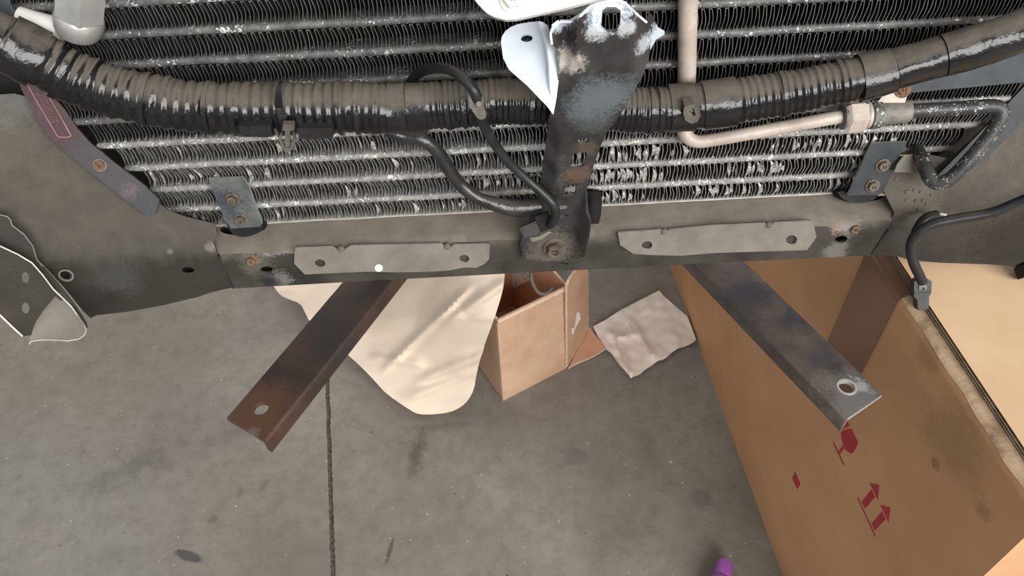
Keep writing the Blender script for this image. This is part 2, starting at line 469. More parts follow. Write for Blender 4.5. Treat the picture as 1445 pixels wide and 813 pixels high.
# ================================================================== CONDENSER
YC = .500
TZ = [.6335 + .02301 * k for k in range(14)]
XL = [-.303, -.298, -.310, -.322] + [-.335] * 10
XR = [.318, .378, .392, .405] + [.43] * 10
cond = empty('condenser', (0, YC, .612), 'finned metal condenser with chipped horizontal tubes behind the black wire loom', 'condenser')
def rod(x0, x1, z, hy, name='tube', mt='tube', y0=YC - .0012, dep=.018):
    prof = [(y0 + dep, -hy), (y0 + dep, hy), (y0 + .0018, hy), (y0 + .0004, hy * .6), (y0, 0), (y0 + .0004, -hy * .6), (y0 + .0018, -hy)]
    n = len(prof); N = 60; V, Fc = [], []
    for i in range(N + 1):
        x = x0 + (x1 - x0) * i / N
        dz = noise.noise(Vector((x * 25, z * 40, 0))) * .0006
        e = .6 if i in (0, N) else 1.0
        for y, zz in prof: V.append((x, y, z + zz * e + dz))
    for i in range(N):
        for k in range(n):
            k2 = (k + 1) % n
            Fc.append([i * n + k, i * n + k2, (i + 1) * n + k2, (i + 1) * n + k])
    Fc += [list(range(n)), [N * n + k for k in range(n)][::-1]]
    v, f = fixn(V, Fc)
    return mesh_obj(name, v, f, mt, cond, angle=60)
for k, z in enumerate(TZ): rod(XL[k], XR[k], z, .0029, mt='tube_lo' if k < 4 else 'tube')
rod(-.297, .302, .6142, .0008, 'bottom_plate', 'edge')
TUBE_H = .0029
def fin_row(k):
    z0 = (TZ[k - 1] if k else .6142) + (TUBE_H if k else .0008); z1 = TZ[k] - TUBE_H
    x0 = max(XL[max(k - 1, 0)], XL[k]) + .002; x1 = min(XR[max(k - 1, 0)], XR[k]) - .002
    if k == 0: x0, x1 = -.292, .300
    low = k < 4
    S = 6; V, Fc, mi = [], [], []
    x = x0; j = 0
    e = .00020 if not low else .00026
    while x < x1:
        g = noise.noise(Vector((x * 14, k * 3.1, 0))); g2 = noise.noise(Vector((x * 45, k * 5.7, 2)))
        if low: g2 += 1.1 * noise.noise(Vector((x * 110, k * 9.7, 5)))
        bow = .0012 + .0018 * g; lean = .0012 * g2; alt = .00042 * (1 if j % 2 else -1)
        b = len(V); cur = []
        for s in range(S + 1):
            t = s / S
            xx = x + bow * math.sin(math.pi * t) * (1 if not low else 1.2) + lean * (t - .5) * 2 + alt * (t - .5) * 2
            if low: xx += .0008 * noise.noise(Vector((x * 300, t * 3, k))) * math.sin(math.pi * t)
            z = z0 + (z1 - z0) * t; cur.append((xx, z))
            V += [(xx - e, YC, z), (xx + e, YC, z), (xx + e, YC + .016, z), (xx - e, YC + .016, z)]
        for s in range(S):
            q = b + s * 4
            Fc += [[q, q + 1, q + 5, q + 4], [q + 1, q + 2, q + 6, q + 5], [q + 3, q, q + 4, q + 7]]; mi += [0, 1, 1]
        # the folded top or bottom of the corrugation
        t = S if j % 2 else 0
        xx, z = cur[t]; q = len(V); zz = z - .0007 if t else z + .0007
        V += [(xx - e, YC + .0002, z), (xx + .0022, YC + .0002, z), (xx + .0022, YC + .0002, zz), (xx - e, YC + .0002, zz)]
        Fc.append([q, q + 1, q + 2, q + 3]); mi.append(0)
        # crushed fins of the lowest rows: the front lip is folded over sideways
        pr = 0 if not low else max(0, .22 + .75 * noise.noise(Vector((x * 18, k * 4.3, 9)))) * (1.5 if x > .06 else .8)
        if k == 3: pr *= .35
        if random.random() < pr:
            wd = random.uniform(.0012, .0046) * random.choice((-1, 1)); t0 = random.randint(0, 2); t1 = random.randint(4, 6)
            q = len(V)
            for s in range(t0, t1 + 1):
                a = math.sin(math.pi * (s - t0 + .3) / (t1 - t0 + .6))
                V += [(cur[s][0], YC - .0004, cur[s][1]), (cur[s][0] + wd * a, YC + .0012 - .0022 * a * random.random(), cur[s][1])]
            for s in range(t1 - t0):
                Fc.append([q + 2 * s, q + 2 * s + 1, q + 2 * s + 3, q + 2 * s + 2]); mi.append(2)
        x += .0028 * (1 + .12 * g2) if not low else .0029 * (1 + .15 * g2); j += 1
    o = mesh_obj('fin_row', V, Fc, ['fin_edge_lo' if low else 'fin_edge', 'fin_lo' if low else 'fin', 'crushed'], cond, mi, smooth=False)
    o['kind'] = 'stuff'
for k in range(len(TZ)): fin_row(k)

# radiator behind
rad = empty('radiator', (0, .56, .612), 'black radiator core seen through the gaps of the condenser', 'radiator')
def boxm(name, lo, hi, mt, parent):
    V = [(x, y, z) for x in (lo[0], hi[0]) for y in (lo[1], hi[1]) for z in (lo[2], hi[2])]
    Fc = [[0, 1, 3, 2], [4, 6, 7, 5], [0, 4, 5, 1], [2, 3, 7, 6], [0, 2, 6, 4], [1, 5, 7, 3]]
    return mesh_obj(name, V, Fc, mt, parent, smooth=False)
boxm('core', (-.42, .535, .625), (.52, .575, .96), 'black', rad)
boxm('tank', (-.47, .532, .612), (-.42, .585, .96), 'black', rad)
boxm('tank', (.52, .532, .612), (.57, .585, .96), 'black', rad)

# ================================================================== CROSSMEMBER
cm_pl = [((0, .5, .6125), (0, -.13, 1)), ((0, .4665, .59), (0, -1, .06))]
S_cm = conv(cm_pl, .0028)
S_cmf = plane(*cm_pl[1])
cross = empty('radiator_support_beam', (0.03, .47, .568), 'dusty grey steel crossmember running under the condenser', 'crossmember')
M['beam'] = mat('dusty_beam_paint', (.022, .020, .017), (.052, .047, .040), 22, .65, 0, .4, 300, spec=.2, dust=(.195, .170, .142), dlo=.2, dhi=.9, chips=(.24, .23, .21), cscale=180, cthr=.70,
                spots=[(PY(360, 374, .465), .016, (.10, .097, .078), .7), (PY(356, 369, .465), .006, (.26, .13, .065), .7), (PY(1186, 324, .465), .011, (.20, .10, .055), .6),
                       (PY(375, 352, .468), .012, (.30, .30, .29), .6), (PY(398, 349, .468), .012, (.30, .30, .29), .6), (PY(1200, 312, .468), .018, (.28, .27, .26), .5), (PY(1180, 355, .465), .014, (.22, .21, .2), .4), (PY(310, 352, .467), .009, (.28, .27, .25), .6), (PY(395, 393, .466), .012, (.2, .2, .19), .5), (PY(380, 397, .466), .010, (.012, .014, .018), .8)])
def top_y(x): return 320 - .0505 * (x - 243) - 12
ol = [(300, top_y(300)), (700, top_y(700)), (1264, top_y(1264)), (1256, 282), (1263, 300), (1253, 325), (1240, 347), (1230, 360.5), (1000, 371.5), (720, 386), (500, 397.5), (328, 407.5), (316, 385), (303, 355), (299, 338), (304, 322)]
sheet('beam', ol, S_cm, .0025, ['beam', 'frame'], cross, holes=[ell(376, 381, 9, 5, 14, -.05), ell(1187, 338, 9, 5, 14, -.15), ell(343, 322, 33, 9.5, 22, -.07), ell(1217, 276, 34, 9.5, 22, -.07), ell(794, 372.5, 8, 2, 10, -.05)], step=11)
ol2 = [(306, 322), (1255, 276), (1248, 335), (1229, 357), (1000, 368), (720, 382.5), (500, 394), (330, 403), (308, 350)]
sheet('dark_hole_backing', ol2, offs(S_cm, -.020), .003, 'black', cross, step=25)  # unseen black sheet added so the beam holes look dark inside
boxm('rear_channel', (-.23, .494, .570), (.31, .560, .600), 'frame', cross)
decals('seam', [stroke((305, 324), (300, 340), 2.2), stroke((300, 340), (308, 362), 2.2), stroke((308, 362), (329, 407), 2.2)], offs(S_cm, .0016), .003, 'black', cross)
decals('seam', [stroke((1257, 283), (1264, 299), 3.4), stroke((1264, 299), (1254, 325), 3), stroke((1254, 325), (1231, 360), 3)], offs(S_cm, .0016), .003, 'black', cross)
S_p = offs(plane((0, .4665, .59), (0, -1, .10)), .004)
pl1 = [(416, 351), (468, 349), (474, 352), (482, 355), (490, 350), (495, 347.5), (600, 345.5), (622, 345), (628, 349), (634, 351), (640, 346), (690, 345.5), (691, 350), (690, 366), (683, 373), (672, 378), (655, 377.5), (636, 381.5), (610, 383.5), (560, 384.5), (520, 383.5), (480, 385), (430, 387.5), (415, 372)]
sheet('reinforcement_plate', pl1, S_p, .002, ['patch', 'edge'], cross, holes=[ell(451.5, 372, 7.6, 6, 18), ell(655, 365.5, 7.2, 5.8, 18)], step=12)
decals('paint_dot', [ell(534.5, 378.5, 5.6, 5, 16)], offs(S_p, .0004), .0004, 'whitedot', cross)
pl2 = [(872, 329), (934, 325), (938, 329), (944, 325), (1000, 319.5), (1080, 316), (1086, 320), (1092, 315.5), (1144, 312.5), (1149, 319), (1152, 335), (1139, 353), (1060, 355.5), (1010, 357), (960, 361), (920, 360), (894, 358.5), (875, 346)]
sheet('reinforcement_plate', pl2, S_p, .002, ['patch', 'edge'], cross, holes=[ell(913, 346.5, 7.6, 6, 18, -.1), ell(1117, 339, 7.8, 7, 18, -.1)], step=12)
decals('gap_shade_line', [stroke((420, 349.5), (466, 347.5), 2), stroke((498, 346), (600, 344.2), 2), stroke((600, 344.2), (620, 343.2), 1.6), stroke((642, 344.5), (690, 343.5), 2)], offs(S_cm, .0012), .002, 'joint', cross)  # dark strokes paint the shadow of the gap above the left plate
decals('gap_shade_line', [stroke((944, 324), (1000, 318), 1.6), stroke((1000, 318), (1080, 314.6), 1.6), stroke((1096, 314), (1144, 311), 2)], offs(S_cm, .0012), .002, 'joint', cross)  # same painted gap shadow above the right plate
for (x, y) in ((481, 352), (631, 348.5), (937, 327.5), (1085, 318)):
    p = S_p(x, y); lathe('weld_bead', p + Vector((0, .001, 0)), (0, -1, .4), [(0, .0032), (.0015, .0028), (.0025, .0012)], 'clip', cross, 10)
bolt(S_cm(355, 368.5), (0, -1, .3), .0042, .003, cross, 'rust', False, 'rusty_bolt')
bolt(S_cm(1206, 323), (0, -1, .3), .0042, .003, cross, 'rust', False, 'rusty_bolt')

# ================================================================== APRON PANELS
SL_l = ((-.262, .466, .612), (.25, -.85, .46)); FR_l = ((-.25, .467, .59), (.2, -1, .05))
S_al = conv([SL_l, FR_l], .0028)
apl = empty('apron_panel', (-.35, .45, .55), 'dusty brown sheet metal corner panel below the purple strut', 'body panel', 'corner panels beside the crossmember')
M['apron_paint'] = mat('apron_paint', (.017, .0153, .013), (.034, .030, .025), 9, .5, 0, .4, 300, spec=.25, dust=(.098, .087, .072), dlo=.15, dhi=.62, chips=(.22, .21, .19), cscale=140, cthr=.72,
                       spots=[(S_al(165, 388), .026, (.055, .058, .058), .5), (S_al(15, 150), .020, (.16, .18, .19), .8), (S_al(15, 200), .035, (.10, .088, .073), .6), (S_al(298, 348), .006, (.24, .23, .21), .6), (S_al(95, 330), .05, (.028, .025, .021), .6), (S_al(140, 300), .05, (.04, .036, .03), .5), (S_al(240, 355), .003, (.2, .19, .17), .6)])
ol = [(-150, 120), (-40, 136), (20, 132), (60, 142), (110, 190), (180, 250), (236, 296), (262, 306), (304, 316), (306, 330), (301, 342), (312, 372), (332, 405), (300, 412), (280, 419), (230, 431), (180, 440), (136, 445), (128, 449), (118, 440), (90, 405), (60, 373), (30, 347), (-40, 316), (-150, 270)]
sheet('panel', ol, S_al, .002, ['apron_paint', 'frame'], apl, holes=[ell(265.5, 382, 9, 5, 14, .05), ell(92, 388, 6.5, 10, 14, -.1)], step=12)
lathe('hole_rim', S_al(93.5, 388), (.2, -1, .2), [(0, .0058), (.0012, .0058), (.0012, .0046), (0, .0044)], 'patch', apl, 18, caps=False)
sheet('dark_hole_backing', [(60, 340), (290, 350), (300, 402), (230, 424), (140, 438), (112, 420), (80, 385)], offs(S_al, -.02), .002, 'black', apl, step=30)  # unseen black sheet added to darken the panel holes

SL_r = ((.345, .466, .612), (-.25, -.85, .50)); FR_r = ((.335, .467, .59), (-.1, -1, .05))
S_ar = conv([SL_r, FR_r], .0032)
apr = empty('apron_panel', (.42, .45, .55), 'dusty brown sheet metal corner panel behind the hanging cable with grey plug', 'body panel', 'corner panels beside the crossmember')
ol = [(1246, 268), (1252, 240), (1262, 222), (1300, 216), (1340, 224), (1380, 190), (1420, 160), (1490, 110), (1480, 388), (1450, 384), (1438, 381), (1425, 375), (1390, 373), (1330, 371), (1290, 368), (1262, 361), (1228, 359), (1252, 325), (1262, 300)]
M['apron_r'] = mat('apron_paint_right', (.026, .023, .020), (.048, .043, .036), 9, .6, 0, .5, 260, spec=.2, dust=(.135, .118, .10), dlo=.1, dhi=.62, chips=(.22, .21, .19), cscale=140, cthr=.72, spots=[(S_ar(1430, 340), .05, (.018, .016, .014), .7), (S_ar(1300, 285), .02, (.16, .14, .118), .6)], bdist=.0012)  # dust tone and pale spot brightened for warm light from the right
sheet('panel', ol, S_ar, .002, ['apron_r', 'frame'], apr, step=12)
decals('seam_ridge', [stroke((1304, 303), (1320, 301), 3), stroke((1320, 301), (1336, 303.5), 3)], offs(S_ar, .0005), .001, 'edge', apr)
lathe('drain_tube', S_ar(1452, 378), (.2, -.6, -.3), [(-.004, .011), (.006, .012), (.006, .0095), (-.003, .009)], 'rubber', apr, 20)
for i in range(16):
    x, y = random.gauss(1300, 16), random.gauss(272, 14)
    if y < 250: continue
    p = S_ar(x, y); lathe('dirt_lump', p, (-.2, -.8, .5), [(0, .0016), (.0006, .0013), (.001, .0005)], 'clip', apr, 6)

# ================================================================== FRAME HORN (lower left)
horn = empty('frame_horn', (-.42, .40, .53), 'cut open frame rail end with bright bare edges at the left', 'frame rail')
Yh = .415
S_h1 = plane(PY(60, 420, Yh), (.55, -.75, .35))
ol = [(-110, 296), (-40, 328), (0, 347), (25, 359), (45, 371), (60, 388), (75, 408), (81, 415), (62, 437), (50, 455), (44, 473), (32, 475), (20, 464), (-40, 408), (-110, 345)]
sheet('side_plate', ol, S_h1, .0022, ['horn', 'edge'], horn, holes=[ell(36, 392, 5.2, 7.8, 16), ell(36, 435, 5.2, 7.8, 16)], step=9)
S_h2 = plane(PY(64, 436, Yh), (.35, -.45, .82))
ol = [(79, 413), (100, 432), (112, 449), (119, 459), (121.5, 467), (119, 473), (111, 478), (96, 480.5), (86, 481.5), (83, 479.5), (60, 479), (44, 481), (41, 484), (45, 470), (50, 455), (62, 436)]
sheet('lower_lip', ol, S_h2, .0022, ['patch', 'edge'], horn, step=8, rough_edge=.3)
S_h3 = plane(PY(70, 395, .43), (.45, -.8, .4))
ol = [(-130, 270), (-40, 300), (0, 303), (11, 306), (15, 311), (17, 318), (34, 331), (46, 347), (52, 366), (62, 378), (80, 398), (104, 428), (122, 455), (124, 462), (118, 466), (95, 436), (70, 408), (42, 376), (-40, 340), (-130, 300)]
sheet('top_flange', ol, S_h3, .002, ['frame', 'frame'], horn, step=9)
decals('flange_edge', [stroke(a, b, 1.6) for a, b in zip([(0, 303), (11, 306), (15, 311), (17, 318), (34, 331), (46, 347), (52, 366)], [(11, 306), (15, 311), (17, 318), (34, 331), (46, 347), (52, 366), (60, 376)])], offs(S_h3, .0006), .0008, 'patch', horn)
decals('bare_edge', [stroke(a, b, 1.8) for a, b in zip([(-5, 345), (25, 359), (45, 371), (60, 388), (75, 408), (100, 432), (112, 449)], [(25, 359), (45, 371), (60, 388), (75, 408), (100, 432), (112, 449), (119, 459)])], offs(S_h1, .0015), .0015, 'edge', horn)
lipe = [(41, 486), (44, 481.5), (60, 479.5), (83, 480), (96, 481), (111, 478.5), (119, 473), (121.5, 467), (119, 459)]
decals('bare_edge', [stroke(a, b, 1.7) for a, b in zip(lipe, lipe[1:])], offs(S_h2, .001), .001, 'edge', horn)
decals('bare_edge', [stroke((-5, 440), (20, 464), 2.4), stroke((20, 464), (32, 475), 2.6)], offs(S_h1, .0015), .0015, 'edge', horn)

# ================================================================== STRUTS
S_st = offs(plane(*SL_l), .010)
M['purple_strut'] = mat('purple_strut_paint', (.036, .0145, .019), (.054, .023, .029), 30, .45, 0, .25, 300, spec=.3,
                        spots=[(S_st(215, 290), .085, (.021, .0235, .028), 1.0), (S_st(181, 268), .009, (.13, .08, .085), .9), (S_st(148, 235), .03, (.032, .028, .034), .9)])
st = empty('strut', S_st(190, 290), 'purple red painted flat strut fading to dark grey beside the condenser', 'strut')
ol = [(20, 100), (32, 130), (55, 172), (65, 188), (96, 218), (134, 248), (171.5, 278), (209.5, 305.5), (219, 303), (225, 282), (204, 261.5), (161, 229), (128, 202), (107, 178), (85, 144), (78, 134), (60, 100)]
def S_stb(px, py):      # the long edges are rolled back a little
    return S_st(px, py)
sheet('bar', ol, S_stb, .004, ['purple_strut', 'purple_strut'], st, step=8)
fr = [(40, 122), (60, 157), (80.5, 191.5), (83, 193.5), (96, 193.8), (100.5, 192), (84, 162), (66, 132)]
decals('embossed_frame', [stroke(a, b, 1.5) for a, b in zip(fr, fr[1:])], offs(S_st, .0007), .0008, 'pink', st)
gl = []
def along(u, v):        # u along the frame, v across
    a = (44 + (80 - 44) * u, 126 + (190 - 126) * u); b = (66 + (98 - 66) * u, 133 + (190 - 133) * u)
    return (a[0] + (b[0] - a[0]) * v, a[1] + (b[1] - a[1]) * v)
for i in range(15):
    for v0, v1 in ((.14, .44), (.52, .84)):
        u = .05 + i * .045
        if random.random() < .15: continue
        k = random.randint(0, 3)
        segs = [((u, v0), (u, v1)), ((u, v0), (u + .025, v0)), ((u + .025, v0), (u + .025, v1)), ((u, v1), (u + .025, v1)), ((u + .012, v0), (u + .012, v1))]
        for s in random.sample(segs, 3): gl.append(stroke(along(*s[0]), along(*s[1]), .75))
decals('embossed_lettering', gl, offs(S_st, .0006), .0007, 'darkred', st)['kind'] = 'stuff'
bolt(S_st(141, 233), (.25, -.85, .46), .0040, .003, st, 'rust', True, 'rusty_screw', 'bolt')

S_st2 = plane((.44, .474, .68), (-.2, -.85, .5))
st2 = empty('strut', S_st2(1350, 240), 'blue grey painted flat strut behind the bent dark pipe', 'strut')
sheet('bar', [(1500, 60), (1445, 122), (1421, 148), (1394, 176), (1341, 230), (1318, 252), (1336, 266), (1387, 228), (1445, 171), (1500, 118)], S_st2, .004, 'bluegrey', st2, step=12)
S_br = plane(PY(1350, 115, .487), (0, -.8, .6))
br = empty('tie_bar', S_br(1360, 120), 'blue grey flat bar just under the right end of the wire loom', 'bar')
sheet('bar', [(1278, 131.5), (1288, 116), (1300, 92), (1380, 66), (1500, 30), (1500, 105), (1445, 116), (1360, 124)], S_br, .004, 'bluegrey', br, step=12)

# small pale tab with a rusted screw
S_tb = plane(PY(1260, 132, .482), (0, -.75, .65))
tb = empty('mounting_tab', S_tb(1262, 140), 'small pale metal tab with a rusted screw above the pipe fitting', 'bracket')
sheet('tab', [(1238, 145), (1249, 131), (1257, 127), (1262, 112), (1288, 112), (1286, 119), (1277, 145)], S_tb, .002, 'beige', tb, step=8)
bolt(S_tb(1273, 126), (0, -.75, .65), .005, .003, tb, 'rust', True, 'rusty_screw')

# grey metal ear at the right end of the condenser
S_ear = plane(PY(1280, 230, .484), (-.1, -.8, .6))
ear = empty('condenser_ear', S_ear(1280, 243), 'small dusty grey ear right of the bracket with two screws', 'bracket')
sheet('ear', [(1262, 243), (1266, 232), (1276, 219), (1296, 216), (1302, 228), (1298, 244)], S_ear, .002, ['patch', 'edge'], ear, step=6)
hole_p = PY(1331, 232, .505)
rb = lathe('rubber_grommet', hole_p, (0, -1, .4), [(-.006, .013), (0, .014), (.004, .0125), (.0045, .006), (0, .005)], 'sleeve', None, 22)
tag(rb, 'round dusty grommet in the dark gap beside the bent pipe', 'grommet')

# ================================================================== CONDENSER MOUNT BRACKETS
S_b1 = plane(PY(335, 290, .490), (.05, -.95, .25))
mb = empty('condenser_bracket', S_b1(340, 320), 'blue grey bracket with two rusty hex bolts at the left foot of the condenser', 'bracket', 'condenser foot brackets')
M['brkl'] = mat('bracket_left_paint', (.055, .060, .063), (.11, .115, .112), 60, .55, 0, .3, 300, spec=.25, spots=[(S_b1(325, 285), .016, (.025, .032, .044), .8)])
sheet('plate', [(294, 252), (343, 250.5), (352, 265), (363, 297), (370, 316), (367, 320), (326, 322.5), (317, 309)], S_b1, .003, ['brkl', 'edge'], mb, step=9)
sheet('rubber_foot', smooth_poly([(318, 312), (370, 312), (372, 322), (356, 333), (340, 335), (326, 330)], 1), plane(PY(345, 325, .487), (0, -.8, .6)), .012, 'rubber', mb, step=8)
bolt(S_b1(328.5, 281), (.05, -.95, .25), .0046, .005, mb)
bolt(S_b1(340, 309.5), (.05, -.95, .25), .0046, .005, mb)
S_b2 = plane(PY(1240, 240, .488), (-.05, -.95, .28))
mb2 = empty('condenser_bracket', S_b2(1220, 275), 'blue grey bracket with two cross head screws at the right foot of the condenser', 'bracket', 'condenser foot brackets')
sheet('plate', [(1231, 202), (1280, 200.5), (1274, 213), (1264, 230), (1251, 262), (1246, 272), (1239, 275), (1197, 276), (1203, 262)], S_b2, .003, ['bluegrey', 'edge'], mb2, step=9)
sheet('rubber_foot', smooth_poly([(1180, 268), (1240, 266), (1238, 280), (1222, 286), (1205, 287), (1188, 281)], 1), plane(PY(1215, 278, .487), (0, -.8, .6)), .012, 'rubber', mb2, step=8)
bolt(S_b2(1245.5, 233.5), (-.05, -.95, .28), .0046, .004, mb2)
bolt(S_b2(1231, 262), (-.05, -.95, .28), .0046, .004, mb2)

# ================================================================== CENTRE BRACKET
def Ybr(px, py):
    Y = lerp_tab([(0, .408), (110, .417), (170, .425), (250, .443), (300, .4545), (325, .459), (400, .4615)], py)
    if py > 150:
        xf = lerp_tab([(150, 781), (170, 784), (200, 791), (250, 785), (280, 781), (320, 760), (345, 720)], py)
        if px < xf: Y += (xf - px) * .0009 * sm(150, 190, py)
        xr = lerp_tab([(240, 900), (270, 824), (300, 813), (360, 806)], py)
        if px > xr: Y -= (px - xr) * .0007
    if py < 120:
        k = sm(125, 60, py)
        Y -= .0060 * math.exp(-((px - 812 + (py - 60) * .08) / 7) ** 2) * k
        Y += .0060 * math.exp(-((px - 797) / 9) ** 2) * k
        if px > 893: Y += (px - 893) * .0005 * k
    return Y
S_cb = SY(Ybr)
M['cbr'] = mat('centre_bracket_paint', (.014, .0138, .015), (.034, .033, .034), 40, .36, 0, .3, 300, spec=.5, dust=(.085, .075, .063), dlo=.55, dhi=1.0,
               spots=[(S_cb(776, 215), .016, (.075, .074, .076), .8), (S_cb(774, 250), .016, (.070, .068, .068), .8), (S_cb(770, 285), .014, (.085, .078, .068), .8), (S_cb(835, 130), .018, (.085, .098, .108), .7), (S_cb(870, 128), .016, (.085, .098, .108), .7), (S_cb(835, 165), .018, (.07, .078, .084), .7), (S_cb(850, 142), .020, (.10, .118, .13), .8), (S_cb(822, 148), .016, (.09, .105, .118), .7), (S_cb(842, 44), .008, (.42, .44, .47), .9), (S_cb(884, 40), .007, (.40, .42, .45), .9), (S_cb(907, 62), .008, (.32, .34, .36), .9),  # first three spots paint the left flange's lit grey into the colour
                      (S_cb(803, 85), .011, (.40, .37, .34), .95), (S_cb(862, 6), .018, (.62, .70, .80), .9), (S_cb(790, 34), .007, (.62, .70, .80), .6), (S_cb(930, 46), .012, (.45, .52, .58), .9),
                      (S_cb(815, 245), .014, (.12, .075, .052), .7), (S_cb(825, 210), .012, (.10, .068, .05), .6), (S_cb(780, 350), .03, (.10, .088, .073), .8)])
lb = empty('latch_support_bracket', S_cb(780, 366), 'tall dark bracket with square holes and white overspray at its top', 'bracket')
ol = [(779, 63), (777, 48), (781, 38), (790, 31), (799, 31), (806, 31), (819, 23), (833.5, 9), (843, 5), (854, 2.5), (871, 1), (884, 6), (900, 21), (913, 32), (920, 20), (928, 38), (938, 44), (937.5, 49), (925.5, 56), (918, 71), (911, 94), (907, 107), (892, 134), (880, 155), (869, 172), (857, 186), (848, 205), (835, 242), (828, 267), (826, 280), (827, 298), (832, 313), (829, 335), (824, 362), (808, 368), (770, 369), (737, 366), (734, 343), (746, 310), (758, 276), (763, 251), (769, 211), (774, 168), (777, 161), (784, 140), (789, 100), (790, 73)]
hol = [[(850, 15), (856, 10), (869, 10), (876, 15), (875, 36), (869, 44), (857, 45), (848, 39)], ell(823, 199, 9, 4, 14, -.15),
       [(809, 219), (813, 216), (827, 215), (828, 219), (824, 234), (820, 236), (806, 238), (805, 234)],
       [(798, 262), (814, 259), (811, 275), (795, 278)], ell(794, 305, 6.5, 2, 12, -.1)]
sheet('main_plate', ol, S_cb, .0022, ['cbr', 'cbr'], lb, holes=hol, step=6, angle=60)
decals('raised_rib', [ell(794, 293, 6.5, 2.2, 12, -.1)], offs(S_cb, .0008), .0012, 'patch', lb)
rim = [(779, 63), (777, 48), (781, 38), (790, 31), (806, 31), (819, 23), (833.5, 9), (843, 5), (854, 2.5), (871, 1), (884, 6), (900, 21), (913, 32)]
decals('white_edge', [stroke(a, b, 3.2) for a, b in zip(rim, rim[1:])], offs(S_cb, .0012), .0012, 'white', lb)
# white wing on the left
wp = S_cb(782, 110)
S_w1 = plane(wp + Vector((0, .002, 0)), (-.30, -.62, .72))
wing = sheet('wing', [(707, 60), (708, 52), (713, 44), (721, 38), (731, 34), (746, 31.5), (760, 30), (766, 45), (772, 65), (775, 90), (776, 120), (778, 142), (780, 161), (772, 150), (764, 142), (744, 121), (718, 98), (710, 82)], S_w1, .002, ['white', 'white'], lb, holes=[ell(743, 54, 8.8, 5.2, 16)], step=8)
S_w2 = plane(wp, (.55, -.75, .45))
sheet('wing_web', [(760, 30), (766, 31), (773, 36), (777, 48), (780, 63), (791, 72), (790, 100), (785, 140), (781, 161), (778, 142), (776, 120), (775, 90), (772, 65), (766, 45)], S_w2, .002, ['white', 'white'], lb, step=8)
bp = S_cb(782, 349)
bolt(bp, (0, -1, .12), .0074, .008, lb, 'bolt', True, 'bolt')
sheet('rubber_tab', [(824, 270), (848, 271), (850, 284), (848, 304), (845, 316), (832, 316), (827, 298)], SY(lambda x, y: .4535 + .0003 * abs(x - 836)), .004, 'rubber', lb, step=6)

# white latch piece at the top edge
S_lt = plane(PY(740, 10, .40), (-.1, -.72, .68))
lt = empty('hood_latch_plate', S_lt(715, 28), 'white painted plate tip with a bolt hanging in at the top edge', 'bracket')
sheet('plate', [(655, -70), (670, 0), (675, 6), (681, 12.5), (688, 19), (698, 24), (714, 28), (729, 27), (764, 19), (806, 9.4), (842, 0), (960, -40), (960, -70)], S_lt, .004, ['cream', 'cream'], lt, step=14)
bolt(S_lt(724, -1), (-.1, -.72, .68), .0058, .004, lt, 'cream', True)

# ================================================================== WIRE LOOM
hc = [(-70, 20, 72), (-20, 48, 74), (30, 72, 78), (70, 92, 76), (110, 112, 74), (170, 132, 72), (260, 149, 71), (340, 154, 72), (420, 154, 72), (500, 152, 72), (560, 154, 66), (640, 148, 64), (720, 143, 64), (790, 146, 62), (860, 154, 61), (920, 156, 62), (1000, 148, 62), (1100, 133, 62), (1200, 113, 60), (1250, 102, 55), (1300, 87, 53), (1380, 64, 54), (1440, 44, 54), (1520, 15, 54)]
def Yl(px): return lerp_tab([(-70, .455), (60, .462), (400, .464), (700, .468), (840, .468), (1000, .466), (1300, .462), (1520, .455)], px)
hp3 = [PY(x, y, Yl(x)) for x, y, d in hc]
SUB = 40
hfine = catmull(hp3, SUB)
hx = []; hd = []
for i in range(len(hc) - 1):
    for k in range(SUB):
        t = k / SUB; hx.append(hc[i][0] + (hc[i + 1][0] - hc[i][0]) * t); hd.append(hc[i][2] + (hc[i + 1][2] - hc[i][2]) * t)
hx.append(hc[-1][0]); hd.append(hc[-1][2])
DS = .00075
path, pxs, prs = [hfine[0]], [hx[0]], [hd[0] / 2 * pxr(0, 0, hfine[0])]
acc = 0.0
for i in range(len(hfine) - 1):
    a, b = hfine[i], hfine[i + 1]; L = (b - a).length; s = DS - acc
    while s < L:
        t = s / L; p = a.lerp(b, t); path.append(p)
        pxs.append(hx[i] + (hx[i + 1] - hx[i]) * t); prs.append((hd[i] + (hd[i + 1] - hd[i]) * t) / 2 * pxr(0, 0, p)); s += DS
    acc = (acc + L) % DS
SMOOTH = [(-80, 62), (540, 606), (940, 1040), (1196, 1520)]
ph = 0; corr = []
for i, x in enumerate(pxs):
    per = lerp_tab([(60, .0083), (330, .0078), (480, .0066), (600, .0042), (900, .0042), (1000, .0052), (1200, .0052)], x)
    ph += 2 * math.pi * DS / per
    amp = .0011 if x < 480 else .0007
    for a, b in SMOOTH:
        amp *= 1 - .85 * sm(a - 8, a + 4, x) * sm(b + 8, b - 4, x)
    corr.append(amp * (math.sin(ph) * .6 + .4 * math.sin(ph * .5 + 1) * (.3 + .7 * abs(noise.noise(Vector((x * .03, 0, 0)))))))
loom = empty('wiring_loom', path[len(path) // 2], 'thick black tape wrapped corrugated wiring loom crossing in front of the condenser', 'wiring loom')
def loom_shape(i, a):
    sp = (i * DS / .026 + a / (2 * math.pi) + .25 * noise.noise(Vector((pxs[i] * .02, 5, 0)))) % 1.0
    return 1 + (noise.noise(Vector((pxs[i] * .035, math.cos(a) * 1.3, math.sin(a) * 1.3))) * .05) + .045 * (sp - .5)
v, f = sweep(path, lambda i: prs[i] + corr[i], 30, True, loom_shape)
mesh_obj('conduit', v, f, 'loom', loom, angle=70)
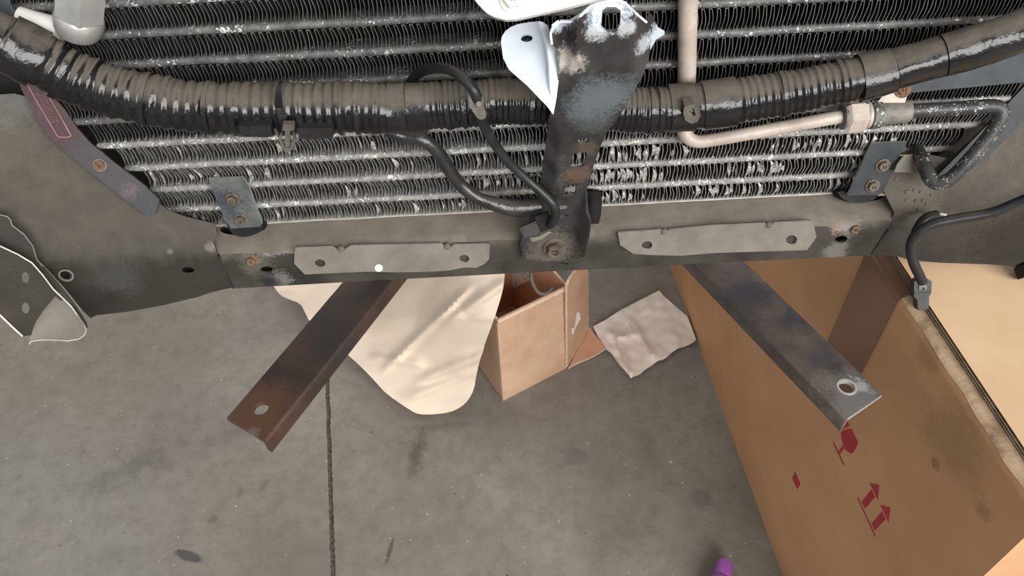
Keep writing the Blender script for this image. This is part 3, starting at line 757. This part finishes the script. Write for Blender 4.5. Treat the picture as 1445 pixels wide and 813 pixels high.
def wrap(x0, x1, extra, mt='tape', tilt=0.0):
    idx = [i for i in range(len(pxs)) if x0 <= pxs[i] <= x1]
    i0, i1 = idx[0], idx[-1]
    i1 = max(i1, i0 + 4); idx = list(range(i0, i1 + 1))
    pp = path[i0:i1 + 1:2]
    n = len(pp)
    def sh(i, a):
        return 1 + noise.noise(Vector((i * .12, math.cos(a) * 1.6, math.sin(a) * 1.6 + x0))) * .045 + .02 * math.sin(a * 3 + i * .08 + x0)
    v, f = sweep(pp, lambda i: prs[i0 + min(2 * i, len(idx) - 1)] + extra, 30, True, sh)
    return mesh_obj('tape_wrap', v, f, mt, loom, angle=55)
wrap(-60, 2, .0012); wrap(8, 58, .0020); wrap(398, 412, .0004); wrap(548, 578, .0010); wrap(576, 606, .0014)
wrap(945, 982, .0014); wrap(990, 1040, .0018); wrap(1207, 1259, .0020); wrap(1259, 1330, .0010); wrap(1330, 1520, .0016)
# thin tape overlaps: narrow rings
for x in (87, 205, 292, 330, 475, 502, 628, 652, 690, 744, 915, 928, 1098, 1178, 1386):
    wrap(x, x + 3.5, .0011)
def lpt(px, py, dy=0.0): return PY(px, py, Yl(px) - .012 + dy)
def lplane(px, py, dy=-.012): return plane(PY(px, py, Yl(px) + dy), (0, -.85, -.1))
sheet('clip_base', [(337, 179), (382, 178), (384, 193), (376, 194), (340, 193)], lplane(360, 186, -.0235), .008, 'plastic', loom, step=8)
sheet('clip_base', [(420, 181), (470, 181), (470, 195), (440, 197), (422, 196)], lplane(445, 188, -.0235), .008, 'plastic', loom, step=8)
# brown push clip
S_cl = lplane(405, 195, -.026)
cl = sheet('push_clip', [(399, 176), (415, 176), (415, 184), (409, 185), (409, 207), (403, 207), (402, 185), (398, 184)], S_cl, .004, 'clip', loom, step=5)
sheet('barb', [(387, 184), (390, 189), (393, 194), (397, 188), (398, 190), (396, 198), (402, 208), (404, 213), (400, 211), (394, 199)], S_cl, .003, 'clip', loom, step=4)
sheet('barb', [(413, 188), (416, 194), (418, 198), (413, 211), (405, 216), (400, 213), (400, 209), (409, 209), (412, 200)], offs(S_cl, .001), .003, 'clip', loom, step=4)
sheet('tie_strap', [(401, 119), (405, 119), (411, 150), (412, 178), (401, 178), (402, 150)], lambda x, y: offs(SY(lambda a, b: Yl(a)), .001)(x, y) - (lambda q: FW * (math.sqrt(max(0, 1 - ((y - 153) / 38.0) ** 2)) * .0215))(0), .001, 'rubber', loom, step=6)
# small dark clip on the right half
S_c2 = lplane(975, 160, -.02)
sheet('push_clip', [(966, 150), (980, 147), (986, 150), (989, 163), (984, 172), (976, 175), (967, 170), (964, 160)], S_c2, .008, 'clip', loom, step=5, holes=[[(972, 156), (978, 153), (982, 162), (979, 165)]])

# ================================================================== CABLES
def wpath(l): return [PY(x, y, Y) for x, y, Y in l]
c1 = empty('sensor_cable', PY(785, 300, .445), 'thin black cable arching over the loom and down to the plug on the bracket', 'cable')
tube('cable', wpath([(578, 118, .492), (590, 104, .482), (608, 97, .468), (630, 97, .452), (650, 107, .44), (664, 122, .434), (672, 135, .432), (677, 160, .433), (682, 175, .437), (696, 200, .445), (715, 226, .45), (742, 252, .45), (765, 272, .446), (780, 288, .442), (784, 303, .442), (776, 318, .446)]), .0036, 'wire', c1, 12, 12)
S_k = plane(PY(674, 150, .434), (-.1, -.8, .55))
ck = sheet('cable_clip', smooth_poly([(661, 129), (668, 123), (676, 125), (678, 133), (683, 140), (682, 152), (686, 160), (684, 168), (676, 169), (670, 162), (665, 154), (661, 141)], 1), offs(S_k, .007), .006, 'clip', c1, step=4)
lathe('pin', offs(S_k, .0075)(675.5, 147), (0, -.8, .55), [(0, .0022), (.002, .0018), (.0024, .0008)], 'patch', ck, 10)
S_pg = plane(PY(755, 320, .445), (-.2, -.8, .55))
sheet('plug', [(733, 322), (756, 312), (762, 327), (757, 331), (739, 335)], S_pg, .012, 'greyplug', c1, step=6)
sheet('plug_clip', [(755, 306), (772, 300), (777, 310), (776, 322), (762, 329), (757, 318)], offs(S_pg, -.002), .010, 'rubber', c1, step=5)
sheet('broken_foil', [(748, 336), (760, 333), (776, 326), (779, 328), (764, 338), (752, 341)], offs(S_pg, .001), .0015, 'patch', c1, step=5, rough_edge=.8)
c2 = empty('taped_cable', PY(745, 293, .47), 'tape wrapped branch cable curving below the loom toward the bracket foot', 'cable')
def rough_wrap(i, a): return 1 + .12 * noise.noise(Vector((i * .11, math.cos(a) * 1.2, math.sin(a) * 1.2)))
tube('cable', wpath([(545, 183, .474), (570, 192, .472), (596, 197, .47), (616, 212, .47), (631, 235, .47), (647, 258, .47), (672, 278, .468), (700, 289, .466), (730, 294, .466), (768, 290, .468)]), lambda i: .0052 + .002 * sm(60, 84, i), 'branch', c2, 16, 10, shape=rough_wrap)
c3 = empty('hanging_cable', PY(1300, 395, .432), 'black cable drooping past the corner panel to a grey plug above the box', 'cable')
tube('cable', wpath([(1500, 262, .42), (1445, 282, .428), (1400, 300, .432), (1350, 309, .436), (1315, 317, .438), (1293, 331, .438), (1285, 349, .436), (1289, 370, .433), (1296, 386, .431), (1302, 398, .43)]), .0041, 'wire', c3, 12, 12)
tube('cable_tail', wpath([(1292, 338, .446), (1294, 325, .45), (1306, 308, .455), (1322, 303, .458)]), .004, 'wire', c3, 10, 8)
pp = PY(1302, 415, .43); S_pl = plane(pp, (-.15, -.75, .6))
pg = sheet('plug', [(1290, 398), (1296, 394), (1310, 394), (1315, 397), (1314, 414), (1311, 419), (1311, 434), (1307, 438), (1297, 438), (1295, 434), (1295, 424), (1290, 419)], S_pl, .011, 'greyplug', c3, step=5)
sheet('latch', [(1297, 402), (1308, 402), (1308, 409), (1305, 409), (1305, 406), (1300, 406), (1300, 409), (1297, 409)], offs(S_pl, .0012), .0016, 'plastic', pg, step=4)
sheet('plug_rib', [(1290, 414), (1314, 413), (1312, 418), (1302, 421), (1290, 419)], offs(S_pl, .001), .0016, 'greyplug', pg, step=5)
c4 = empty('wire_hook', PY(760, 410, .48), 'hooked grey wire end hanging below the crossmember in front of the small box', 'wire')
tube('wire', wpath([(748, 372, .478), (749, 386, .476), (751, 398, .474), (757, 410, .473), (764, 414.5, .473), (772, 412.5, .473), (779, 406, .473)]), .0018, 'wiredusty', c4, 10, 10)

# ================================================================== PIPES
rp = empty('refrigerant_pipe', PY(985, 198, .47), 'beige metal pipe joined by a hex nut to a dark chipped bent pipe', 'pipe')
tube('beige_pipe', wpath([(973, -60, .489), (971, 0, .489), (970, 60, .489), (969, 115, .491), (966, 160, .491), (966, 181, .488), (969, 192, .485), (980, 199, .483), (1000, 198.5, .482), (1060, 188, .481), (1120, 177, .48), (1170, 167.5, .479), (1196, 163.5, .479)]), lambda i: .0067 - .0016 * sm(40, 75, i), 'beige', rp, 18, 10)
a0, a1 = PY(1187, 165, .479), PY(1285, 156.5, .479)
ax = (a1 - a0).normalized(); L = (a1 - a0).length; k = L / 98.0
nut = lathe('hex_nut', a0, ax, [(0, .0085), (4 * k, .0112), (8 * k, .0128), (26 * k, .0128), (30 * k, .0115), (33 * k, .0112)], 'beige', rp, 6, ref=(0, -.2, 1), angle=20)
lathe('nut_collar', a0 + ax * (-1 * k), ax, [(0, .0075), (2 * k, .0098), (7 * k, .0102), (9 * k, .0085)], 'sleeve', rp, 24)
lathe('flare_ring', a0 + ax * 32 * k, ax, [(0, .0095), (2 * k, .0105), (6 * k, .0105), (8 * k, .009)], 'beige', rp, 24)
lathe('crimp_ring', a0 + ax * 39 * k, ax, [(0, .0098), (1 * k, .0112), (13 * k, .0112), (15 * k, .010)], 'tube', rp, 28)
lathe('sleeve', a0 + ax * 53 * k, ax, [(0, .0088), (1 * k, .0092), (40 * k, .0088), (43 * k, .0075)], 'sleeve', rp, 24)
tube('dark_pipe', wpath([(1270, 158, .479), (1300, 156, .479), (1340, 154, .478), (1380, 151, .476), (1398, 150, .475), (1410, 153, .473), (1413, 163, .47), (1405, 180, .467), (1385, 206, .463), (1362, 232, .459), (1345, 249, .457), (1334, 256, .457), (1322, 258, .459), (1313, 252, .463), (1307, 240, .47), (1301, 226, .48), (1294, 212, .495)]), .0056, 'dpipe', rp, 16, 10)

hf = empty('hex_fitting', PY(110, 40, .45), 'bright metal hex fitting above the left end of the loom', 'pipe fitting')
h0, h1 = PY(117, -70, .481), PY(110, 51, .480)
ax = (h1 - h0).normalized(); L = (h1 - h0).length
lathe('hex_nut', h0, ax, [(0, .0160), (L * .72, .0160), (L * .745, .0152)], 'alu', hf, 6, ref=(.28, -.47, .22), angle=20)
lathe('round_collar', h0 + ax * (L * .735), ax, [(0, .0142), (L * .02, .0150), (L * .08, .0154), (L * .16, .0148), (L * .235, .0125), (L * .255, .007)], 'alu', hf, 32)
tube('white_pipe', wpath([(28, 26, .490), (48, 32, .489), (68, 37, .487), (88, 41, .485)]), .0080, 'cream', hf, 16, 8)
# dark bracket in the upper left corner behind the loom
S_cn = plane(PY(5, 10, .487), (.3, -.8, .5))
cn = empty('corner_bracket', S_cn(5, 20), 'dark grey bracket in the upper left corner behind the loom', 'bracket')
sheet('plate', [(-60, -40), (8, -40), (15, 5), (22, 16), (45, 24), (50, 60), (-60, 60)], S_cn, .003, 'bluegrey', cn, step=14)

# ================================================================== STEEL ARMS
def rust_arm_mat(name, a, b_, spots): return mat(name, a, b_, 22, .42, .35, .3, 500, spots=spots)
def arm(name, tl, corner, far_in, far_out, z, matname, label, hole, flange_h, ring=False):
    # tl: outer near corner, corner: inner near corner, far_*: far end on the same edges (pixels on the plane z)
    A, B = PZ(*tl, z), PZ(*corner, z); D, E_ = PZ(*far_in, z), PZ(*far_out, z)
    o = empty(name, (A + B) / 2, label, 'steel arm', 'steel arms below the crossmember')
    di = (D - B).normalized(); Lg = (D - B).length + .12
    wv = (A - B); wv = wv - di * wv.dot(di); W = wv.length; wv.normalize()
    skew = (A - B).dot(di)
    # top plate with a hole, in local 2D (u along di from B, v along wv)
    hp = PZ(*hole, z) - B; hu, hv = hp.dot(di), hp.dot(wv)
    out2 = [(skew, W), (0, .003), (Lg, .003), (Lg, W)]
    sc = 1000.0
    v, ff = tri2d([(u * sc, q * sc) for u, q in out2], [ell(hu * sc, hv * sc, 6.8, 6.8, 22)], 9)
    P = [B + di * (x / sc) + wv * (y / sc) for x, y in v]
    V, Fc, mi = thicken(P, ff, .005, Vector((0, 0, 5)))
    mesh_obj('top_plate', V, Fc, [matname, 'edge' if ring else matname], o, mi, angle=30)
    # rounded corner and hanging flange
    prof = [(.0031, 0), (.0016, -.0004), (.0005, -.0014), (0, -.003), (0, -flange_h), (.005, -flange_h), (.005, -.0049), (.0031, -.005)]
    n = len(prof); V = []
    for u in (0, Lg):
        for q, zz in prof: V.append(B + di * (u + (skew * q / W if u == 0 else 0)) + wv * q + Vector((0, 0, zz)))
    Fc = [[i, (i + 1) % n, n + (i + 1) % n, n + i] for i in range(n)] + [list(range(n)), [n + i for i in range(n)][::-1]]
    v, f = fixn(V, Fc)
    mesh_obj('side_flange', v, f, matname, o, angle=40)
    ut = (.548 - B.y) / di.y; hcn = B + di * ut + wv * (W * .5)
    boxm('hanger_plate', (hcn.x - .016, hcn.y - .003, z - .002), (hcn.x + .016, hcn.y + .003, .572), matname, o)
    if ring:
        for q in range(7):
            a = B + di * (hu + random.uniform(-.012, .012)) + wv * (hv + .009 + random.uniform(0, .006)); b_ = a + di * random.uniform(.003, .007) * -1 + wv * random.uniform(.002, .005)
            sd = (b_ - a).cross(Vector((0, 0, 1))).normalized() * .0004; up = Vector((0, 0, .0003))
            mesh_obj('scratch', [a - sd + up, b_ - sd + up, b_ + sd + up, a + sd + up], [[0, 1, 2, 3]], 'edge', o, smooth=False)
        hc_ = B + di * hu + wv * hv
        lathe('bare_ring', hc_, (0, 0, 1), [(0, .0088), (.0004, .0086), (.0004, .0069), (0, .0068)], 'edge', o, 26, caps=False)
    return o
ZB = .50
M['arm_l'] = mat('rusty_arm_left', (.040, .033, .031), (.095, .058, .043), 16, .40, .35, .3, 500,
                 spots=[(PZ(360, 590, ZB), .05, (.13, .062, .038), .7), (PZ(470, 470, ZB), .05, (.045, .042, .043), .7), (PZ(355, 612, ZB), .008, (.20, .18, .17), .5)])
M['arm_r'] = mat('rusty_arm_right', (.065, .060, .066), (.15, .115, .095), 24, .40, .4, .35, 500, chips=(.5, .5, .5), cscale=300, cthr=.70,
                 spots=[(PZ(1210, 560, ZB), .035, (.20, .19, .185), .8), (PZ(1060, 420, ZB), .03, (.05, .05, .06), .7), (PZ(1215, 545, ZB), .008, (.5, .5, .5), .6)])
arm('steel_arm', (320, 590), (376, 623), (557, 395), (488, 398), ZB, 'arm_l', 'rusty brown steel arm with one hole over the bare concrete', (368, 576), .018)
arm('steel_arm', (1245, 557), (1193, 592), (984, 376), (1063, 368), ZB, 'arm_r', 'grey scratched steel arm with one hole beside the big cardboard box', (1195, 546), .018, True)

# ================================================================== BIG BOX
A = PZ(945, 375, 0); B = PZ(1105, 813, 0)
bd = (A - B); bd.z = 0; bd.normalize()                # along the left face, away from the camera
bn = Vector((bd.y, -bd.x, 0))                          # into the box (to the right)
F0 = Vector((.3687, .2295, 0)); HB = .534
BL, BW = .98, .62
bb = empty('big_cardboard_box', F0 + bd * BL / 2 + bn * BW / 2, 'large brown cardboard box with red fragile and this way up prints', 'box')
def bw(u, v, z): return F0 + bd * u + bn * v + Vector((0, 0, z))
# body: rounded top edges
R = .011
ring = []
def rr(off, z):
    return [bw(off, off, z), bw(BL - off, off, z), bw(BL - off, BW - off, z), bw(off, BW - off, z)]
prof = [(0, 0.0), (.0, HB - R)] + [(R - R * math.cos(a), HB - R + R * math.sin(a)) for a in (math.radians(x) for x in (18, 36, 54, 72, 90))]
V, Fc = [], []
for off, z in prof: V += rr(off, z)
for i in range(len(prof) - 1):
    for q in range(4):
        Fc.append([i * 4 + q, i * 4 + (q + 1) % 4, (i + 1) * 4 + (q + 1) % 4, (i + 1) * 4 + q])
Fc.append([3, 2, 1, 0]); n = (len(prof) - 1) * 4; Fc.append([n, n + 1, n + 2, n + 3])
V, Fc = fixn(V, Fc)
face_p = lambda px, py: plane(F0, bn)(px, py)
M['bigbody'] = mat('big_box_body', (.43, .235, .118), (.51, .29, .15), 6, .72, 0, .12, 90,
                   spots=[(face_p(1340, 620), .05, (.25, .145, .075), .5), (face_p(1320, 655), .008, (.18, .10, .055), .6), (face_p(1388, 722), .010, (.2, .12, .065), .5), (face_p(1310, 500), .02, (.22, .12, .06), .4)])
mesh_obj('body', V, Fc, 'bigbody', bb, angle=25)
# worn pale strip of the rolled edge
def edge_strip():
    V, Fc = [], []; N = 90
    for i in range(N + 1):
        u = .004 + (BL - .008) * i / N
        lo = math.radians(38 + 10 * noise.noise(Vector((i * .35, 0, 0))))
        for k in range(6):
            a = lo + (math.radians(90) - lo) * k / 5
            V.append(bw(u, R - (R + .0006) * math.cos(a), HB - R + (R + .0006) * math.sin(a)))
        V.append(bw(u, .02, HB + .0006))
    for i in range(N):
        for k in range(6): Fc.append([i * 7 + k, i * 7 + k + 1, (i + 1) * 7 + k + 1, (i + 1) * 7 + k])
    V2, F2 = fixn(V, Fc)
    return mesh_obj('worn_edge', V2, F2, 'cardworn', bb, angle=60)
M['cardworn'] = mat('worn_cardboard_edge', (.27, .175, .105), (.56, .40, .265), 45, .8, 0, .5, 160, lo=.3, hi=.55, bdist=.0015)
edge_strip()
def flap(name, u0, u1, v0, v1, z0, z1, mt, parent):
    V = []
    for z in (z0, z1):
        V += [bw(u0, v0, z), bw(u1, v0, z), bw(u1, v1, z), bw(u0, v1, z)]
    Fc = [[0, 3, 2, 1], [4, 5, 6, 7], [0, 1, 5, 4], [1, 2, 6, 5], [2, 3, 7, 6], [3, 0, 4, 7]]
    return mesh_obj(name, V, Fc, mt, parent, [1, 0, 1, 1, 1, 1], smooth=False)
flap('top_flap', .006, BL - .006, .0125, BW * .5 - .001, HB + .0008, HB + .0088, ['bigtop', 'corr'], bb)
flap('top_flap', .006, BL - .006, BW * .5 + .001, BW - .0125, HB + .0008, HB + .0058, ['bigtop', 'corr'], bb)
for zz in (HB + .0026, HB + .0056):
    flap('corrugation_liner', .006, BL - .006, .0119, .0126, zz, zz + .0005, ['cardworn', 'cardworn'], bb)
# tape: down the left face and over the edge
S_bf = offs(plane(F0, bn), .0008)
def toface(px, py):
    p = plane(F0, bn)(px, py) - F0; return p.dot(bd), p.z
tu0, tu1 = toface(1217, 525)[0], toface(1170, 478)[0]
def tape_strip():
    V, Fc = [], []; e = .0009
    pr = [(-e, .33), (-e, HB - R)] + [(R - (R + e) * math.cos(a), HB - R + (R + e) * math.sin(a)) for a in (math.radians(x) for x in (15, 30, 45, 60, 75, 90))] + [(.0110, HB + .0007)]
    for u in (tu0, tu1):
        for v_, z in pr: V.append(bw(u, v_, z))
    n = len(pr)
    Fc = [[i, i + 1, n + i + 1, n + i] for i in range(n - 1)]
    V2, F2, _ = thicken(V, Fc, .0003)
    return mesh_obj('packing_tape', V2, F2, 'ptape', bb, angle=30)
tape_strip()
S_pr = offs(plane(F0, bn), .0006)
decals('red_square_print', [[(1122, 665.5), (1129.5, 683), (1125, 691), (1117.5, 675)]], S_pr, .0004, 'red', bb)
g = lambda x, y: (1160 + x / 4.275, 580 + y / 4.279)
decals('fragile_glass_print', [
    [g(153, 58), g(165, 88), g(118, 116), g(128, 95)],
    [g(119, 121), g(175, 104), g(203, 160), g(218, 192), g(203, 225), g(185, 252), g(176, 258), g(158, 250), g(140, 236), g(126, 205), g(116, 170), g(113, 140)],
    [g(122, 208), g(132, 226), g(108, 262), g(100, 244)],
    [g(71, 187), g(134, 323), g(127, 328), g(65, 192)]], S_pr, .0004, 'red', bb)
decals('this_way_up_print', [
    [g(217, 521), g(325, 757), g(319, 762), g(211, 526)],
    [g(297, 474), g(318, 520), g(260, 590), g(237, 550)], [g(286, 435), g(344, 447), g(336, 540)],
    [g(362, 606), g(383, 654), g(318, 722), g(297, 682)], [g(351, 567), g(411, 584), g(401, 676)]], S_pr, .0004, 'red', bb)

# ================================================================== SMALL BOX
b0, b1 = PZ(710, 566, 0), PZ(800, 519, 0)
e1 = (b1 - b0).normalized(); e2 = Vector((-e1.y, e1.x, 0)); W1 = (b1 - b0).length; HS = .207; DP = .17
sb = empty('small_cardboard_box', b0 + e1 * W1 / 2 + e2 * DP / 2, 'small open tan cardboard box with a white label inside, beside the pale paper', 'box')
def wall(name, p, q, z0, z1, th, inward, parent=sb, mts=('card', 'cardin', 'cardedge')):
    d = (q - p).normalized(); nn = Vector(inward).normalized()
    V = []
    for k in (0, th):
        for s, z in ((p, z0), (q, z0), (q, z1), (p, z1)): V.append(Vector((s.x, s.y, z)) + nn * k)
    Fc = [[0, 1, 2, 3], [7, 6, 5, 4], [0, 4, 5, 1], [1, 5, 6, 2], [2, 6, 7, 3], [3, 7, 4, 0]]
    bm = bmesh.new(); bv = [bm.verts.new(x) for x in V]
    for i, t in enumerate(Fc):
        fa = bm.faces.new([bv[j] for j in t]); fa.material_index = [0, 1, 2, 2, 2, 2][i]
    bmesh.ops.recalc_face_normals(bm, faces=bm.faces)
    me = bpy.data.meshes.new(name); bm.to_mesh(me); bm.free()
    for x in mts: me.materials.append(M[x])
    o = bpy.data.objects.new(name, me); COL.objects.link(o); o.parent = parent
    o.matrix_parent_inverse = Matrix.Translation(-root_loc(parent)); return o
TH = .004
wall('front_wall', b0, b1, 0, HS, TH, e2)
bl_ = b0 + e2 * DP; br_ = b1 + e2 * DP
wall('side_wall', b0 + e2 * TH, bl_, 0, HS, TH, e1)
wall('side_wall', b1 + e2 * TH, br_, .0, HS, TH, -e1)
wall('back_wall', bl_, br_, 0, HS, TH, e2, mts=('cardin', 'card', 'cardedge'))
wall('bottom', b0 + e2 * .004, b1 + e2 * .004, 0, .004, DP, e2, mts=('cardin', 'cardin', 'cardin'))
# rolled front rim
tube('front_rim', [b0 + Vector((0, 0, HS - .002)), b1 + Vector((0, 0, HS - .002))], .0036, 'cardedge', sb, 10)
# splayed right panel standing on the floor
fr_ = PZ(830, 464, 0); pd = (fr_ - b1); pd.z = 0; pn = Vector((pd.y, -pd.x, 0)).normalized()
S_rp = plane(b1 + pn * .003, pn)
sheet('splayed_flap', [(800.5, 404), (804, 396), (809, 387), (815, 380), (815, 330), (829.5, 330), (830.5, 400), (830.5, 464), (801, 518)], S_rp, .004, ['card', 'cardedge'], sb, step=12, rough_edge=.35)
wl = b1 + pn * .003
decals('torn_label', [[(814.5, 440), (818, 442), (819.5, 450), (811.5, 464), (809, 472), (807, 472), (807, 463), (811, 462)]], offs(S_rp, .0006), .0006, 'paperlabel', sb)
sheet('bottom_flap', [(802, 519), (831, 461), (838, 470), (855, 491), (847, 497), (832, 505), (815, 512)], SZ(lambda x, y: .006), .004, ['cardin', 'cardedge'], sb, step=12)
S_bk = plane(b1 - e1 * (TH + .0008), e1)
LB = lambda u, v: S_bk(712 + u, 386 + v)
decals('paper_label', [[(706, 374), (751, 374), (749, 395), (725, 406.5)]], offs(S_bk, .001), .0006, 'paperlabel', sb)
tx = []
for (x, y) in ((716, 388), (718, 390), (733, 386), (735, 389), (737, 392), (739, 395.5), (741, 393), (742, 388), (744, 391), (743, 396), (738, 387), (727, 402), (725.5, 400)):
    tx.append(stroke((x, y), (x + 2.2, y - 1.6), .9))
decals('label_print', tx, offs(S_bk, .002), .0004, 'ink', sb)['kind'] = 'stuff'

# ================================================================== PAPERS
def hk(px, py):
    base = lerp_tab([(330, .30), (400, .26), (450, .225), (500, .13), (540, .065), (570, .025), (590, .006)], py)
    # the left part is low
    base *= .22 + .78 * sm(470, 690, px)
    u = px * .010; v = py * .012
    rdg = abs(noise.noise(Vector((u + v * .8, v * 1.1 - u * .45, 0)))) * .012 + abs(noise.noise(Vector((u * 2.4 + v, v * 2.8, 4)))) * .003
    ed = sm(590, 560, py)
    # long diagonal creases
    for (x0, y0, x1, y1, wd, h) in ((556, 510, 650, 420, 7, .014), (600, 535, 690, 500, 9, .011), (530, 505, 590, 515, 8, .008), (640, 450, 712, 400, 10, .010), (585, 560, 660, 530, 9, .007)):
        dx, dy = x1 - x0, y1 - y0; L = math.hypot(dx, dy); t = ((px - x0) * dx + (py - y0) * dy) / L / L
        d = ((px - x0) * dy - (py - y0) * dx) / L
        k = sm(-.25, .1, t) * sm(1.25, .9, t)
        base += h * k * (math.exp(-(d / wd) ** 2) if d > 0 else math.exp(-(d / (wd * .55)) ** 2)) * ed
    return .004 + base + rdg * (.25 + .75 * ed)
kp = empty('kraft_paper', PZ(600, 580, 0), 'pale crumpled sheet of packing paper heaped on the floor under the crossmember', 'paper')
ol = [(382, 396), (388, 407), (395, 416), (405, 421), (424, 428), (430, 440), (436, 453), (455, 470), (490, 500), (512, 520), (531, 540), (545, 556), (580, 580), (592, 585), (612, 585), (635, 582), (650, 575), (660, 566), (669, 550), (672, 530), (678, 505), (685, 483), (693, 462), (702, 436), (709, 412), (712, 395), (712, 350), (600, 345), (385, 360)]
sheet('sheet', smooth_poly(ol, 1), SZ(hk), .0012, 'kraft', kp, step=3.2, angle=75)

def hb(px, py):
    z = .007 + .010 * abs(noise.noise(Vector((px * .03, py * .035, 1)))) + .004 * noise.noise(Vector((px * .08, py * .09, 2)))
    for (x0, y0, x1, y1, wd, h) in ((890, 455, 920, 500, 5, .012), (868, 478, 905, 470, 6, .012), (872, 485, 890, 530, 5, .010), (900, 445, 935, 425, 5, .004), (858, 470, 885, 478, 5, .008)):
        dx, dy = x1 - x0, y1 - y0; L = math.hypot(dx, dy); t = ((px - x0) * dx + (py - y0) * dy) / L / L
        d = ((px - x0) * dy - (py - y0) * dx) / L
        z += h * sm(-.2, .1, t) * sm(1.2, .9, t) * (math.exp(-(d / wd) ** 2) if d > 0 else math.exp(-(d / (wd * .3)) ** 2))
    return z
pb = empty('paper_bag', PZ(905, 480, 0), 'flat wrinkled grey brown paper bag on the floor between the two boxes', 'paper bag')
ol = [(837, 460.5), (852, 453), (875, 438), (902, 424), (930, 410), (937, 418), (953, 432), (969.5, 446), (976, 462), (982, 479), (957, 491.6), (923, 513), (890, 534), (875, 514), (863, 497), (856, 491.6), (843.6, 474.6)]
sheet('sheet', ol, SZ(hb), .004, 'bag', pb, step=4, angle=75)

# ================================================================== PURPLE CAPPED BOTTLE
q0 = PZ(1014, 830, .016); q1 = PZ(1023, 793, .016)
ax = (q1 - q0); ax.z = 0; ax.normalize()
pm = empty('purple_bottle', Vector((q0.x, q0.y, 0)), 'purple capped marker bottle lying on the floor at the bottom edge', 'bottle')
tip = PZ(1024, 792, .016)
lathe('cap', tip, -ax, [(0, .0085), (.0012, .0105), (.004, .0112), (.022, .0117), (.0225, .0112), (.024, .0112)], 'purplecap', pm, 28)
lathe('body', tip - ax * .0235, -ax, [(0, .0118), (.001, .0128), (.009, .0155), (.014, .016), (.11, .016), (.112, .014)], 'purplecap', pm, 28)
